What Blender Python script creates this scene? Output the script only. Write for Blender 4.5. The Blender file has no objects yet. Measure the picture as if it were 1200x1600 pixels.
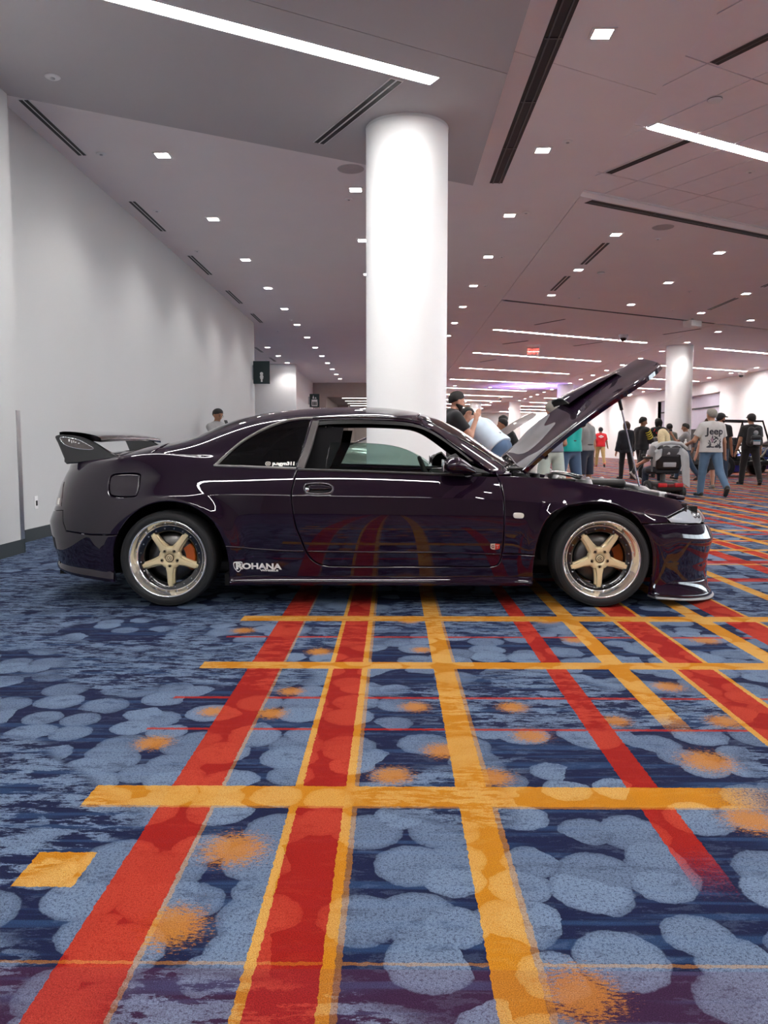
import bpy, bmesh, math, random
import numpy as np
from mathutils import Vector, Matrix
from mathutils.geometry import delaunay_2d_cdt

# ------------------------------------------------------------------ camera
IMG_W, IMG_H, FPX, CAM_H = 1200.0, 1600.0, 1230.0, 1.02
PITCH, YAW = math.atan(105 / FPX), math.atan(13 / FPX)
_f0 = np.array([-math.sin(YAW), math.cos(YAW), 0.0])
CR = np.array([math.cos(YAW), math.sin(YAW), 0.0])
CF = _f0 * math.cos(PITCH) - np.array([0, 0, 1.0]) * math.sin(PITCH)
CU = _f0 * math.sin(PITCH) + np.array([0, 0, 1.0]) * math.cos(PITCH)
CO = np.array([0.0, 0.0, CAM_H])
sc = bpy.context.scene
col = sc.collection
cam_d = bpy.data.cameras.new('camera')
cam_d.sensor_fit = 'VERTICAL'
cam_d.sensor_height = 24.0
cam_d.lens = FPX / IMG_H * 24.0
cam_d.clip_start, cam_d.clip_end = 0.05, 300
cam = bpy.data.objects.new('camera', cam_d)
col.objects.link(cam)
cam.matrix_world = Matrix(((CR[0], CU[0], -CF[0], CO[0]), (CR[1], CU[1], -CF[1], CO[1]),
                           (CR[2], CU[2], -CF[2], CO[2]), (0, 0, 0, 1)))
sc.camera = cam
# ------------------------------------------------------------------ world and exposure
wd = bpy.data.worlds.new('world')
sc.world = wd
wd.use_nodes = True
wd.node_tree.nodes['Background'].inputs[0].default_value = (0.86, 0.92, 1.0, 1)
wd.node_tree.nodes['Background'].inputs[1].default_value = 5.0    # overcast daylight, let in by the glazed side of the hall
sc.view_settings.view_transform = 'Standard'
sc.view_settings.look = 'None'
sc.view_settings.gamma = 1.0
sc.view_settings.use_curve_mapping = False
sc.view_settings.exposure = 0.95
DOWNLIGHT_STRENGTH = 30.0      # lens glow; the beam itself is the spot in each fitting
DOWNLIGHT_BEAM = 62.0
STRIP_STRENGTH = 42.0


def pray(u, v):
    return CF + (u - 600) / FPX * CR + (800 - v) / FPX * CU


def at_y(u, v, Y):
    d = pray(u, v)
    return CO + d * (Y / d[1])


def at_z(u, v, z):
    d = pray(u, v)
    return CO + d * ((z - CAM_H) / d[2])


def at_x(u, v, x):
    d = pray(u, v)
    return CO + d * (x / d[0])


# ------------------------------------------------------------------ node expressions
class Ex:
    """a value in a node tree; arithmetic on it adds math nodes"""
    def __init__(s, nt, sock):
        s.nt, s.s = nt, sock

    def op(s, name, *a):
        n = s.nt.nodes.new('ShaderNodeMath')
        n.operation = name
        for i, q in enumerate((s,) + a):
            if isinstance(q, Ex):
                s.nt.links.new(q.s, n.inputs[i])
            else:
                n.inputs[i].default_value = q
        return Ex(s.nt, n.outputs[0])

    def __add__(s, o): return s.op('ADD', o)
    def __radd__(s, o): return s.op('ADD', o)
    def __sub__(s, o): return s.op('SUBTRACT', o)
    def __mul__(s, o): return s.op('MULTIPLY', o)
    def __rmul__(s, o): return s.op('MULTIPLY', o)
    def __rsub__(s, o): return (s * -1.0) + o
    def gt(s, o): return s.op('GREATER_THAN', o)
    def lt(s, o): return s.op('LESS_THAN', o)
    def mx(s, o): return s.op('MAXIMUM', o)
    def mn(s, o): return s.op('MINIMUM', o)

    def ss(s, a, b):
        n = s.nt.nodes.new('ShaderNodeMapRange')
        n.interpolation_type = 'SMOOTHSTEP'
        n.clamp = True
        s.nt.links.new(s.s, n.inputs[0])
        n.inputs[1].default_value, n.inputs[2].default_value = a, b
        n.inputs[3].default_value, n.inputs[4].default_value = 0, 1
        return Ex(s.nt, n.outputs[0])


def nt_noise(nt, vec, scale, detail=2.0, rough=0.5, dim='3D'):
    n = nt.nodes.new('ShaderNodeTexNoise')
    n.noise_dimensions = dim
    n.inputs['Scale'].default_value = scale
    n.inputs['Detail'].default_value = detail
    n.inputs['Roughness'].default_value = rough
    if vec is not None:
        nt.links.new(vec, n.inputs['Vector'])
    return Ex(nt, n.outputs['Fac'])


def nt_scale(nt, vec, s, off=(0, 0, 0)):
    n = nt.nodes.new('ShaderNodeMapping')
    n.inputs['Scale'].default_value = s
    n.inputs['Location'].default_value = off
    nt.links.new(vec, n.inputs['Vector'])
    return n.outputs[0]


def nt_mix(nt, fac, a, b):
    n = nt.nodes.new('ShaderNodeMix')
    n.data_type = 'RGBA'
    if isinstance(fac, Ex):
        nt.links.new(fac.s, n.inputs[0])
    else:
        n.inputs[0].default_value = fac
    for i, q in ((6, a), (7, b)):
        if isinstance(q, (tuple, list)):
            n.inputs[i].default_value = (*q[:3], 1)
        else:
            nt.links.new(q, n.inputs[i])
    return n.outputs[2]


MATS = {}


def mat(name, c=(.8, .8, .8), rough=.5, metal=0.0, coat=0.0, coat_rough=.03, var=.06, vscale=6.0, bump=0.0,
        bscale=80.0, emit=None, estr=0.0, trans=0.0, ior=1.45, alpha=1.0, spec=.5, sheen=0.0):
    """Principled material with a little procedural variation in colour and, if asked, relief"""
    if name in MATS:
        return MATS[name]
    m = bpy.data.materials.new(name)
    m.use_nodes = True
    nt = m.node_tree
    p = nt.nodes['Principled BSDF']
    tc = nt.nodes.new('ShaderNodeTexCoord').outputs['Object']
    if var > 0:
        f = nt_noise(nt, tc, vscale, 3.0)
        lo = tuple(max(0, x * (1 - var)) for x in c)
        hi = tuple(min(1, x * (1 + var)) for x in c)
        nt.links.new(nt_mix(nt, f, lo, hi), p.inputs['Base Color'])
    else:
        p.inputs['Base Color'].default_value = (*c, 1)
    p.inputs['Roughness'].default_value = rough
    p.inputs['Metallic'].default_value = metal
    p.inputs['Coat Weight'].default_value = coat
    p.inputs['Coat Roughness'].default_value = coat_rough
    p.inputs['IOR'].default_value = ior
    p.inputs['Transmission Weight'].default_value = trans
    p.inputs['Alpha'].default_value = alpha
    p.inputs['Specular IOR Level'].default_value = spec
    p.inputs['Sheen Weight'].default_value = sheen
    if emit:
        p.inputs['Emission Color'].default_value = (*emit, 1)
        p.inputs['Emission Strength'].default_value = estr
    if bump > 0:
        b = nt.nodes.new('ShaderNodeBump')
        b.inputs['Strength'].default_value = bump
        b.inputs['Distance'].default_value = 0.004
        nt.links.new(nt_noise(nt, tc, bscale, 3.0).s, b.inputs['Height'])
        nt.links.new(b.outputs[0], p.inputs['Normal'])
    MATS[name] = m
    return m


def glass_mat(name, tint, a):
    """thin tinted pane: tinted see-through plus a clear reflection"""
    m = bpy.data.materials.new(name)
    m.use_nodes = True
    nt = m.node_tree
    for n in list(nt.nodes):
        if n.type != 'OUTPUT_MATERIAL':
            nt.nodes.remove(n)
    out = nt.nodes['Material Output']
    t = nt.nodes.new('ShaderNodeBsdfTransparent')
    tc = nt.nodes.new('ShaderNodeTexCoord').outputs['Object']
    c = nt_mix(nt, nt_noise(nt, tc, 2.0), tuple(x * .96 for x in tint), tint)
    nt.links.new(c, t.inputs[0])
    g = nt.nodes.new('ShaderNodeBsdfGlossy')
    g.inputs['Roughness'].default_value = .01
    fr = nt.nodes.new('ShaderNodeFresnel')
    fr.inputs['IOR'].default_value = 1.5
    mx = nt.nodes.new('ShaderNodeMixShader')
    f = Ex(nt, fr.outputs[0]) * a
    nt.links.new(f.s, mx.inputs[0])
    nt.links.new(t.outputs[0], mx.inputs[1])
    nt.links.new(g.outputs[0], mx.inputs[2])
    nt.links.new(mx.outputs[0], out.inputs[0])
    return m


# ------------------------------------------------------------------ objects
def link(name, me, m, parent=None):
    o = bpy.data.objects.new(name, me)
    col.objects.link(o)
    if m is not None and not me.materials:
        for q in (m if isinstance(m, (list, tuple)) else [m]):
            me.materials.append(q)
    if parent is not None:
        o.parent = parent
    return o


def tag(o, label=None, cat=None, group=None, kind=None):
    if label: o['label'] = label
    if cat: o['category'] = cat
    if group: o['group'] = group
    if kind: o['kind'] = kind
    return o


def thing(name, label, cat, loc=(0, 0, 0), rotz=0.0, group=None):
    o = bpy.data.objects.new(name, None)
    o.empty_display_size = 0.1
    col.objects.link(o)
    o.location = loc
    o.rotation_euler = (0, 0, rotz)
    return tag(o, label, cat, group)


def copy_tree(o, parent=None):
    c = o.copy()
    col.objects.link(c)
    c.parent = parent
    for ch in list(o.children):
        copy_tree(ch, c)
    return c


class MB:
    """collects shapes; build() links them as one mesh"""
    def __init__(s):
        s.v, s.f, s.m, s.sm = [], [], [], []
        s.cm, s.csm = 0, False

    def add(s, vs, fs, smooth=None):
        n = len(s.v)
        s.v += [tuple(float(c) for c in q) for q in vs]
        for q in fs:
            s.f.append(tuple(i + n for i in q))
            s.m.append(s.cm)
            s.sm.append(s.csm if smooth is None else smooth)
        return s

    def box(s, x0, x1, y0, y1, z0, z1, M=None):
        vs = [(x, y, z) for z in (z0, z1) for y in (y0, y1) for x in (x0, x1)]
        if M is not None:
            vs = [M @ Vector(q) for q in vs]
        return s.add(vs, [(0, 2, 3, 1), (4, 5, 7, 6), (0, 1, 5, 4), (2, 6, 7, 3), (0, 4, 6, 2), (1, 3, 7, 5)], False)

    def rbox(s, x0, x1, y0, y1, z0, z1, r=.01, M=None, seg=2):
        bm = bmesh.new()
        bmesh.ops.create_cube(bm, size=1.0)
        for v in bm.verts:
            v.co = Vector(((x0 + x1) / 2 + v.co.x * (x1 - x0), (y0 + y1) / 2 + v.co.y * (y1 - y0), (z0 + z1) / 2 + v.co.z * (z1 - z0)))
        bmesh.ops.bevel(bm, geom=bm.edges[:], offset=r, segments=seg, profile=.5, affect='EDGES')
        bm.verts.index_update()
        vs = [(M @ v.co if M is not None else v.co.copy()) for v in bm.verts]
        fs = [tuple(v.index for v in f.verts) for f in bm.faces]
        bm.free()
        return s.add(vs, fs, True)

    def tube(s, pts, r, n=8, cap=True, smooth=True, closed=False):
        pts = [Vector(p) for p in pts]
        rs = r if isinstance(r, (list, tuple)) else [r] * len(pts)
        rings = []
        up = None
        for i, p in enumerate(pts):
            if closed:
                d = pts[(i + 1) % len(pts)] - pts[i - 1]
            else:
                d = pts[min(i + 1, len(pts) - 1)] - pts[max(i - 1, 0)]
            d.normalize()
            if up is None:
                up = Vector((0, 0, 1)) if abs(d.z) < .9 else Vector((1, 0, 0))
            a = d.cross(up).normalized()
            b = a.cross(d).normalized()
            up = b
            rings.append([p + (a * math.cos(t) + b * math.sin(t)) * rs[i] for t in [2 * math.pi * k / n for k in range(n)]])
        base = len(s.v)
        vs = [q for rg in rings for q in rg]
        fs = []
        m = len(rings)
        for i in range(m if closed else m - 1):
            j = (i + 1) % m
            for k in range(n):
                fs.append((i * n + k, i * n + (k + 1) % n, j * n + (k + 1) % n, j * n + k))
        s.add(vs, fs, smooth)
        if cap and not closed:
            s.add(rings[0], [tuple(range(n))[::-1]], False)
            s.add(rings[-1], [tuple(range(n))], False)
        return s

    def lathe(s, prof, n=32, origin=(0, 0, 0), axis='Z', smooth=True, a0=0.0, a1=2 * math.pi):
        """prof: (radius, height) pairs, revolved round the axis"""
        full = abs(a1 - a0 - 2 * math.pi) < 1e-6
        cnt = n if full else n + 1
        vs = []
        for r, h in prof:
            for k in range(cnt):
                t = a0 + (a1 - a0) * k / n
                c, d = r * math.cos(t), r * math.sin(t)
                q = (c, d, h) if axis == 'Z' else ((c, h, d) if axis == 'Y' else (h, c, d))
                vs.append((q[0] + origin[0], q[1] + origin[1], q[2] + origin[2]))
        fs = []
        for i in range(len(prof) - 1):
            for k in range(n):
                k2 = (k + 1) % cnt
                q = (i * cnt + k, i * cnt + k2, (i + 1) * cnt + k2, (i + 1) * cnt + k)
                fs.append(q if axis != 'Y' else q[::-1])
        return s.add(vs, fs, smooth)

    def prism(s, poly, z0, z1, M=None, smooth=False):
        """polygon in xy between two heights"""
        n = len(poly)
        ar = sum(poly[i][0] * poly[(i + 1) % n][1] - poly[(i + 1) % n][0] * poly[i][1] for i in range(n))
        if ar < 0:
            poly = poly[::-1]
        vs = [(p[0], p[1], z0) for p in poly] + [(p[0], p[1], z1) for p in poly]
        if M is not None:
            vs = [M @ Vector(q) for q in vs]
        fs = [tuple(range(n))[::-1], tuple(range(n, 2 * n))]
        fs += [(i, (i + 1) % n, n + (i + 1) % n, n + i) for i in range(n)]
        return s.add(vs, fs, smooth)

    def ball(s, c, r, nu=16, nv=10):
        rr = r if isinstance(r, (tuple, list)) else (r, r, r)
        vs = [(c[0], c[1], c[2] - rr[2])]
        for i in range(1, nv):
            a = math.pi * i / nv - math.pi / 2
            for k in range(nu):
                t = 2 * math.pi * k / nu
                vs.append((c[0] + rr[0] * math.cos(a) * math.cos(t), c[1] + rr[1] * math.cos(a) * math.sin(t), c[2] + rr[2] * math.sin(a)))
        vs.append((c[0], c[1], c[2] + rr[2]))
        fs = [(0, 1 + (k + 1) % nu, 1 + k) for k in range(nu)]
        for i in range(nv - 2):
            for k in range(nu):
                a = 1 + i * nu
                fs.append((a + k, a + (k + 1) % nu, a + nu + (k + 1) % nu, a + nu + k))
        e = len(vs) - 1
        a = 1 + (nv - 2) * nu
        fs += [(a + k, a + (k + 1) % nu, e) for k in range(nu)]
        return s.add(vs, fs, True)

    def mesh(s, name):
        me = bpy.data.meshes.new(name)
        me.from_pydata(s.v, [], s.f)
        me.polygons.foreach_set('use_smooth', s.sm)
        me.polygons.foreach_set('material_index', s.m)
        me.update()
        return me

    def build(s, name, m, parent=None):
        return link(name, s.mesh(name), m, parent)


def clip_poly(poly, nx, ny, d):
    """keep the part of a 2-D polygon where nx*x + ny*y <= d"""
    out = []
    for i in range(len(poly)):
        a, b = poly[i], poly[(i + 1) % len(poly)]
        fa, fb = nx * a[0] + ny * a[1] - d, nx * b[0] + ny * b[1] - d
        if fa <= 0:
            out.append(a)
        if (fa < 0 < fb) or (fb < 0 < fa):
            t = fa / (fa - fb)
            out.append((a[0] + (b[0] - a[0]) * t, a[1] + (b[1] - a[1]) * t))
    return out


TH = math.radians(29.6)           # the ceiling grid of the hall is turned by this against the corridor
DA, DB = (math.cos(TH), math.sin(TH)), (-math.sin(TH), math.cos(TH))


def ab(a, b):
    return (a * DA[0] + b * DB[0], a * DA[1] + b * DB[1])


def y_on_b(x, b):
    return (b - x * DB[0]) / DB[1]


def text_mesh(body, size, extrude=0.0, res=3, align='CENTER', bold=0.0, sx=1.0):
    cu = bpy.data.curves.new('lettering', 'FONT')
    cu.body = body
    cu.size = size
    cu.align_x = align
    cu.align_y = 'CENTER'
    cu.resolution_u = res
    cu.extrude = extrude
    cu.offset = bold
    o = bpy.data.objects.new('lettering', cu)
    col.objects.link(o)
    bpy.context.view_layer.update()
    me = bpy.data.meshes.new_from_object(o.evaluated_get(bpy.context.evaluated_depsgraph_get()))
    bpy.data.objects.remove(o)
    bpy.data.curves.remove(cu)
    if sx != 1.0:
        for v in me.vertices:
            v.co.x *= sx
    return me
# ------------------------------------------------------------------ the setting
ZC, ZS, ZT = 4.39, 4.19, 4.47       # main ceiling, dropped soffit, raised tile field
WL, WR = -3.85, 16.9
Y0, Y1 = -12.0, 84.0
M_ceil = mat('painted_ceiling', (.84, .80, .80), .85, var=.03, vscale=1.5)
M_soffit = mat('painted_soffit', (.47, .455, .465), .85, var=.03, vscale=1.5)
M_tile = mat('ceiling_tile', (.84, .81, .83), .9, var=.03, bump=.15, bscale=150)
M_joint = mat('ceiling_joint', (.20, .17, .17), .9)
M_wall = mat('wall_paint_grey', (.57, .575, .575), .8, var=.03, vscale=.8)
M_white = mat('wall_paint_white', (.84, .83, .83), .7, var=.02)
M_column = mat('column_paint', (.93, .93, .93), .55, var=.01)
M_base = mat('baseboard_rubber', (.035, .045, .05), .5)
M_black = mat('slot_black', (.012, .012, .013), .5)
M_darkgrey = mat('slot_grey', (.10, .10, .105), .45)
M_trimw = mat('white_metal', (.80, .80, .80), .4, var=.02)
M_taupe = mat('wall_paint_taupe', (.42, .36, .33), .8)
M_mauve = mat('shutter_mauve', (.46, .42, .50), .6)
M_steel = mat('brushed_steel', (.42, .43, .45), .32, metal=1.0, var=.15, vscale=20)
M_pane = glass_mat('window_pane', (.93, .96, .96), 1.0)
M_led = mat('led_lens', (1, 1, 1), .5, var=0, emit=(1.0, .97, .95), estr=DOWNLIGHT_STRENGTH)
M_strip = mat('strip_diffuser', (1, 1, 1), .5, var=0, emit=(1.0, .98, .96), estr=STRIP_STRENGTH)


def carpet_material():
    m = bpy.data.materials.new('patterned_carpet')
    m.use_nodes = True
    nt = m.node_tree
    p = nt.nodes['Principled BSDF']
    P = nt.nodes.new('ShaderNodeTexCoord').outputs['Object']
    wob = nt_noise(nt, P, 55, 2.0)
    sep = nt.nodes.new('ShaderNodeSeparateXYZ')
    nt.links.new(P, sep.inputs[0])
    x0, y0 = Ex(nt, sep.outputs[0]), Ex(nt, sep.outputs[1])
    x = x0 + (wob - .5) * .012
    y = y0 + (wob - .5) * .012
    # round discs, three overlapping layers
    wv = nt.nodes.new('ShaderNodeVectorMath')
    wv.operation = 'ADD'
    nz = nt.nodes.new('ShaderNodeTexNoise')
    nz.inputs['Scale'].default_value = 30
    nz.inputs['Detail'].default_value = 3
    nt.links.new(P, nz.inputs['Vector'])
    sv = nt.nodes.new('ShaderNodeVectorMath')
    sv.operation = 'SCALE'
    sv.inputs['Scale'].default_value = .022
    nt.links.new(nz.outputs['Color'], sv.inputs[0])
    nt.links.new(P, wv.inputs[0])
    nt.links.new(sv.outputs[0], wv.inputs[1])
    Pw = wv.outputs[0]
    discs = None
    for sc_, off, rad, keep in ((5.0, (0, 0, 0), .47, .30), (6.2, (3.3, 1.7, 0), .46, .45)):
        v = nt.nodes.new('ShaderNodeTexVoronoi')
        v.voronoi_dimensions = '2D'
        v.inputs['Scale'].default_value = sc_
        v.inputs['Randomness'].default_value = .75
        nt.links.new(nt_scale(nt, Pw, (1, 1, 1), off), v.inputs['Vector'])
        spc = nt.nodes.new('ShaderNodeSeparateColor')
        nt.links.new(v.outputs['Color'], spc.inputs[0])
        d = Ex(nt, v.outputs['Distance'])
        rnd = Ex(nt, spc.outputs[0])
        shade = Ex(nt, spc.outputs[1]) * .34 + .70
        rim = d.ss(rad - .10, rad - .01) * .22
        k = d.ss(rad + .018, rad - .012) * rnd.gt(keep) * (shade - rim)
        discs = k if discs is None else discs.mx(k)
    zone = nt_noise(nt, nt_scale(nt, P, (1, 1.25, 1), (4.2, 1.2, 0)), .95, 1.0)
    zone_d = (zone + x0.ss(-1.4, .6) * .06 + (y0 * -1.0).ss(-2.5, -1.7) * x0.ss(-.5, .3) * .12 - y0.ss(2.2, 5.5) * .03).ss(.50, .55)
    mottle = nt_noise(nt, nt_scale(nt, P, (7, 13, 1), (2, 5, 0)), 1.3, 6.0, .72).ss(.37, .46)
    streak = nt_noise(nt, nt_scale(nt, P, (5.0, 16, 1)), 1.15, 7.0, .74)
    streak_m = streak.ss(.50, .535)
    mid = nt_noise(nt, nt_scale(nt, P, (1.2, 26, 1), (9, 3, 0)), 1.0, 2.0).ss(.50, .62)
    fine = nt_noise(nt, nt_scale(nt, P, (9, 30, 1)), 1.6, 4.0, .7).ss(.50, .53)
    inv_zone = zone_d * -1.0 + 1.0
    light = (discs * zone_d * (mottle * .42 + .58)).mx(streak_m * (inv_zone * .85 + .15 * fine)).mx(discs * fine * .8)
    pile = nt_noise(nt, P, 420, 2.0, .8)
    pile2 = nt_noise(nt, P, 150, 3.0, .7)
    light = light * (pile2.ss(.36, .50) * .55 + .45)

    def ramp(coord, lo, hi, spans):
        """bands along a coordinate, each (from, to[, weight])"""
        e = None
        for a, b, *val in spans:
            k = coord.op('COMPARE', (a + b) / 2, (b - a) / 2)
            if val:
                k = k * val[0]
            e = k if e is None else e.mx(k)
        return e

    LX, HX, LY, HY = -.885, 2.75, 1.46, 12.0

    def wrap(e, lo, hi):
        n = nt.nodes.new('ShaderNodeMath')
        n.operation = 'WRAP'
        nt.links.new(e.s, n.inputs[0])
        n.inputs[1].default_value, n.inputs[2].default_value = hi, lo
        return Ex(nt, n.outputs[0])
    xw, yw = wrap(x, LX, HX), wrap(y, LY, HY)
    side = x.gt(LX)                       # the plain blue field lies to the left of the stripes
    red_x = ramp(xw, LX, HX, [(-.66, -.512), (-.268, -.138), (1.30, 1.46), (1.92, 2.10)])
    red_x4 = ramp(xw, LX, HX, [(.70, .795)])
    yel_x = ramp(xw, LX, HX, [(-.512, -.50, .45), (-.29, -.268), (-.138, -.112), (-.112, -.098, .45), (.19, .282), (.282, .297, .5),
                              (1.275, 1.30), (1.46, 1.482), (1.75, 1.85), (2.10, 2.12), (2.47, 2.56)])
    yel_x5 = ramp(xw, LX, HX, [(.985, 1.08)])
    fade4 = (y0 + (pile2 - .5) * .35).ss(1.70, 1.95)
    fade5 = (y0 + (pile2 - .5) * .35).ss(2.70, 2.95)
    red_y = ramp(yw, LY, HY, [(2.745, 2.765), (3.095, 3.12), (4.105, 4.135), (5.85, 6.0), (6.75, 6.92), (8.30, 8.36), (8.93, 9.05), (10.25, 10.31), (11.0, 11.1)])
    yel_y = ramp(yw, LY, HY, [(1.465, 1.475, .4), (3.525, 3.635), (4.50, 4.635), (6.68, 6.72), (7.58, 7.68), (8.36, 8.42), (9.35, 9.47), (10.31, 10.36), (11.6, 11.68)])
    yel_A = ramp(yw, LY, HY, [(2.138, 2.15, .5), (2.15, 2.28)])
    fadeA = (x0 * -1.0 + (pile2 - .5) * .5).ss(-1.15, -.92)
    red = red_x.mx(red_x4 * fade4).mx(red_y * .9) * side
    yel = yel_x.mx(yel_x5 * fade5).mx(yel_y).mx(yel_A * fadeA) * side
    # the loose yellow square
    sq = (x.gt(-.885) * x.lt(-.74)) * (y.gt(1.735) * y.lt(1.89))
    yel = yel.mx(sq)
    # sprayed orange blots
    blots = [(-.4, 1.91, .075), (-.47, 1.59, .07), (-.82, 2.62, .06), (-.46, 2.92, .055), (-.69, 2.94, .05), (-.42, 3.19, .05), (-.36, 3.82, .06),
             (-.82, 4.26, .06), (.09, 3.0, .055), (.47, 3.0, .055), (.17, 2.56, .06), (0., 2.36, .06), (.35, 1.39, .07), (1.02, 2.48, .08),
             (.98, 2.08, .07), (.83, 2.85, .05), (1.23, 2.85, .06), (.9, 4.52, .07), (.96, 4.07, .06), (.15, 3.86, .05), (.1, 4.51, .06),
             (1.17, 3.27, .06), (1.64, 4.07, .07), (.49, 2.7, .06), (.31, 2.35, .06)]
    dmin = None
    for bx, by, br in blots:
        n = nt.nodes.new('ShaderNodeVectorMath')
        n.operation = 'DISTANCE'
        nt.links.new(P, n.inputs[0])
        n.inputs[1].default_value = (bx, by, 0)
        e = Ex(nt, n.outputs['Value']) * (.065 / br)
        dmin = e if dmin is None else dmin.mn(e)
    spray = nt_noise(nt, nt_scale(nt, P, (60, 170, 1)), 1.0, 3.0, .8)
    blot = (dmin + (spray - .5) * .24).ss(.080, .042)
    # colours
    navy = nt_mix(nt, mid, (.0055, .0085, .036), (.014, .034, .088))
    lite = nt_mix(nt, pile2, (.092, .134, .215), (.158, .215, .31))
    c = nt_mix(nt, light, navy, lite)
    ring = nt_noise(nt, P, 9, 2.0)
    c = nt_mix(nt, blot * .86, c, nt_mix(nt, ring, (.35, .125, .010), (.43, .18, .03)))
    c = nt_mix(nt, red * .97, c, nt_mix(nt, light, (.24, .007, .0035), (.37, .032, .011)))
    c = nt_mix(nt, yel * .96, c, nt_mix(nt, light, (.40, .155, .005), (.49, .27, .062)))
    # a reddish-brown border course starts at the seam nearest the entrance
    course = y0.lt(1.47) * ((y0 * .55).op('FRACT').lt(.8))
    c = nt_mix(nt, course * .20, c, (.13, .018, .03))
    # pile
    dark = nt_mix(nt, 1.0, c, c)
    n = nt.nodes.new('ShaderNodeMix')
    n.data_type = 'RGBA'
    n.blend_type = 'MULTIPLY'
    n.inputs[0].default_value = 1.0
    nt.links.new(dark, n.inputs[6])
    pv = pile.ss(.25, .75) * .95 + .46
    cb = nt.nodes.new('ShaderNodeCombineColor')
    for i in range(3):
        nt.links.new(pv.s, cb.inputs[i])
    nt.links.new(cb.outputs[0], n.inputs[7])
    nt.links.new(n.outputs[2], p.inputs['Base Color'])
    p.inputs['Roughness'].default_value = .95
    p.inputs['Specular IOR Level'].default_value = .12
    b = nt.nodes.new('ShaderNodeBump')
    b.inputs['Strength'].default_value = .5
    b.inputs['Distance'].default_value = .004
    nt.links.new(pile.s, b.inputs['Height'])
    nt.links.new(b.outputs[0], p.inputs['Normal'])
    return m


def struct(name, mb, m, parent=None, label=None):
    o = mb.build(name, m, parent)
    if parent is None:
        tag(o, label, kind='structure')
    return o


struct('floor', MB().box(-9, 40, Y0, Y1, -.1, 0), carpet_material(), label='patterned carpet, navy and pale blue discs crossed by red and yellow stripes')

# ---- ceiling: dark backing, painted panels with open joints between them
ceil = struct('ceiling', MB().box(-9, 40, Y0, Y1, 4.56, 4.62), M_joint, label='mauve-grey suspended ceiling with recessed joints')
G = .012
BIG = [(-9, Y0), (40, Y0), (40, Y1), (-9, Y1)]


def panel(poly, z0, z1, m, name='ceiling_panel', parent=ceil):
    if len(poly) >= 3:
        return MB().prism(poly, z0, z1).build(name, m, parent)


def X_lt(p, d): return clip_poly(p, 1, 0, d)
def X_gt(p, d): return clip_poly(p, -1, 0, -d)
def B_lt(p, d): return clip_poly(p, DB[0], DB[1], d)
def B_gt(p, d): return clip_poly(p, -DB[0], -DB[1], -d)
def A_lt(p, d): return clip_poly(p, DA[0], DA[1], d)
def A_gt(p, d): return clip_poly(p, -DA[0], -DA[1], -d)


XT = 2.55
strip_l = X_lt(BIG, XT - G / 2)
panel(B_lt(strip_l, 5.65 - .004), ZC, 4.55, M_ceil)
panel(B_gt(strip_l, 5.65 + .004), ZC, 4.55, M_ceil)
hall = B_gt(X_gt(BIG, XT + G / 2), 8.36)
panel(B_lt(hall, 15.0), ZC, 4.55, M_ceil)
panel(X_lt(B_gt(hall, 15.12), 9.0 - G / 2), ZC, 4.55, M_ceil)
panel(X_gt(B_gt(hall, 15.12), 9.0 + G / 2), ZC, 4.55, M_ceil)
# white reveal at the end of the raised tile field
f = MB()
e = X_gt([ab(-60, 8.325), ab(60, 8.325), ab(60, 8.36), ab(-60, 8.36)], XT)
f.prism(e, ZT - .012, ZT + .05)
struct('trim_1', f, M_trimw, ceil)
tiles = X_lt(X_gt(BIG, XT), 18.5)
for i in range(-4, 26):
    for j in range(-3, 5):
        a0, b0 = 6.19 + (i - 6) * .629, 7.71 - j * 1.3
        q = A_lt(A_gt(B_lt(B_gt(tiles, b0 - 1.3 + .008), min(b0, 8.325) - .008), a0 + .008), a0 + .629 - .008)
        if len(q) >= 3:
            panel(q, ZT, ZT + .02, M_tile, 'ceiling_tile')
panel(B_lt(X_gt(BIG, XT), 7.71 - 3 * 1.3 - 1.3), ZT, ZT + .02, M_tile)
panel(B_lt(X_gt(BIG, 18.5), 8.32), ZT, ZT + .02, M_tile)

# ---- dropped soffit above the car
sof = X_lt(B_lt(BIG, 8.19), .985)
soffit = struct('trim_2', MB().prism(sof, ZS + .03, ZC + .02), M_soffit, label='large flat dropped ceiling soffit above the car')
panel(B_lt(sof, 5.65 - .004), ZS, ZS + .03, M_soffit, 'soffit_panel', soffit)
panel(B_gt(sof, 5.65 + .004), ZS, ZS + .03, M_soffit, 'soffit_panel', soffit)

# ---- walls
GY0, GY1, GZ0, GZ1 = -7.0, 21.0, .35, 3.7       # daylight glazing in the long right wall
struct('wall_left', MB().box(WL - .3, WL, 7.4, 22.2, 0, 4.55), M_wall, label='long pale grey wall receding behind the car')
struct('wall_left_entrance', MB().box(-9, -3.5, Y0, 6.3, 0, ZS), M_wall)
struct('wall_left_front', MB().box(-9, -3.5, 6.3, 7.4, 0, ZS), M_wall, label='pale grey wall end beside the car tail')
struct('wall_back', MB().box(-9, 40, Y0 - .2, Y0, 0, 4.6), M_taupe)
struct('wall_right', MB().box(WR, WR + .3, Y0, GY0, 0, 4.6).box(WR, WR + .3, GY0, GY1, 0, GZ0).box(WR, WR + .3, GY0, GY1, GZ1, 4.6).box(WR, WR + .3, GY1, 41.2, 0, 4.6).box(WR, WR + .3, 50.7, Y1, 0, 4.6).box(WR, WR + .3, 41.2, 50.7, 3.75, 4.6), M_white,
       label='long white wall at the far side of the hall')
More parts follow.
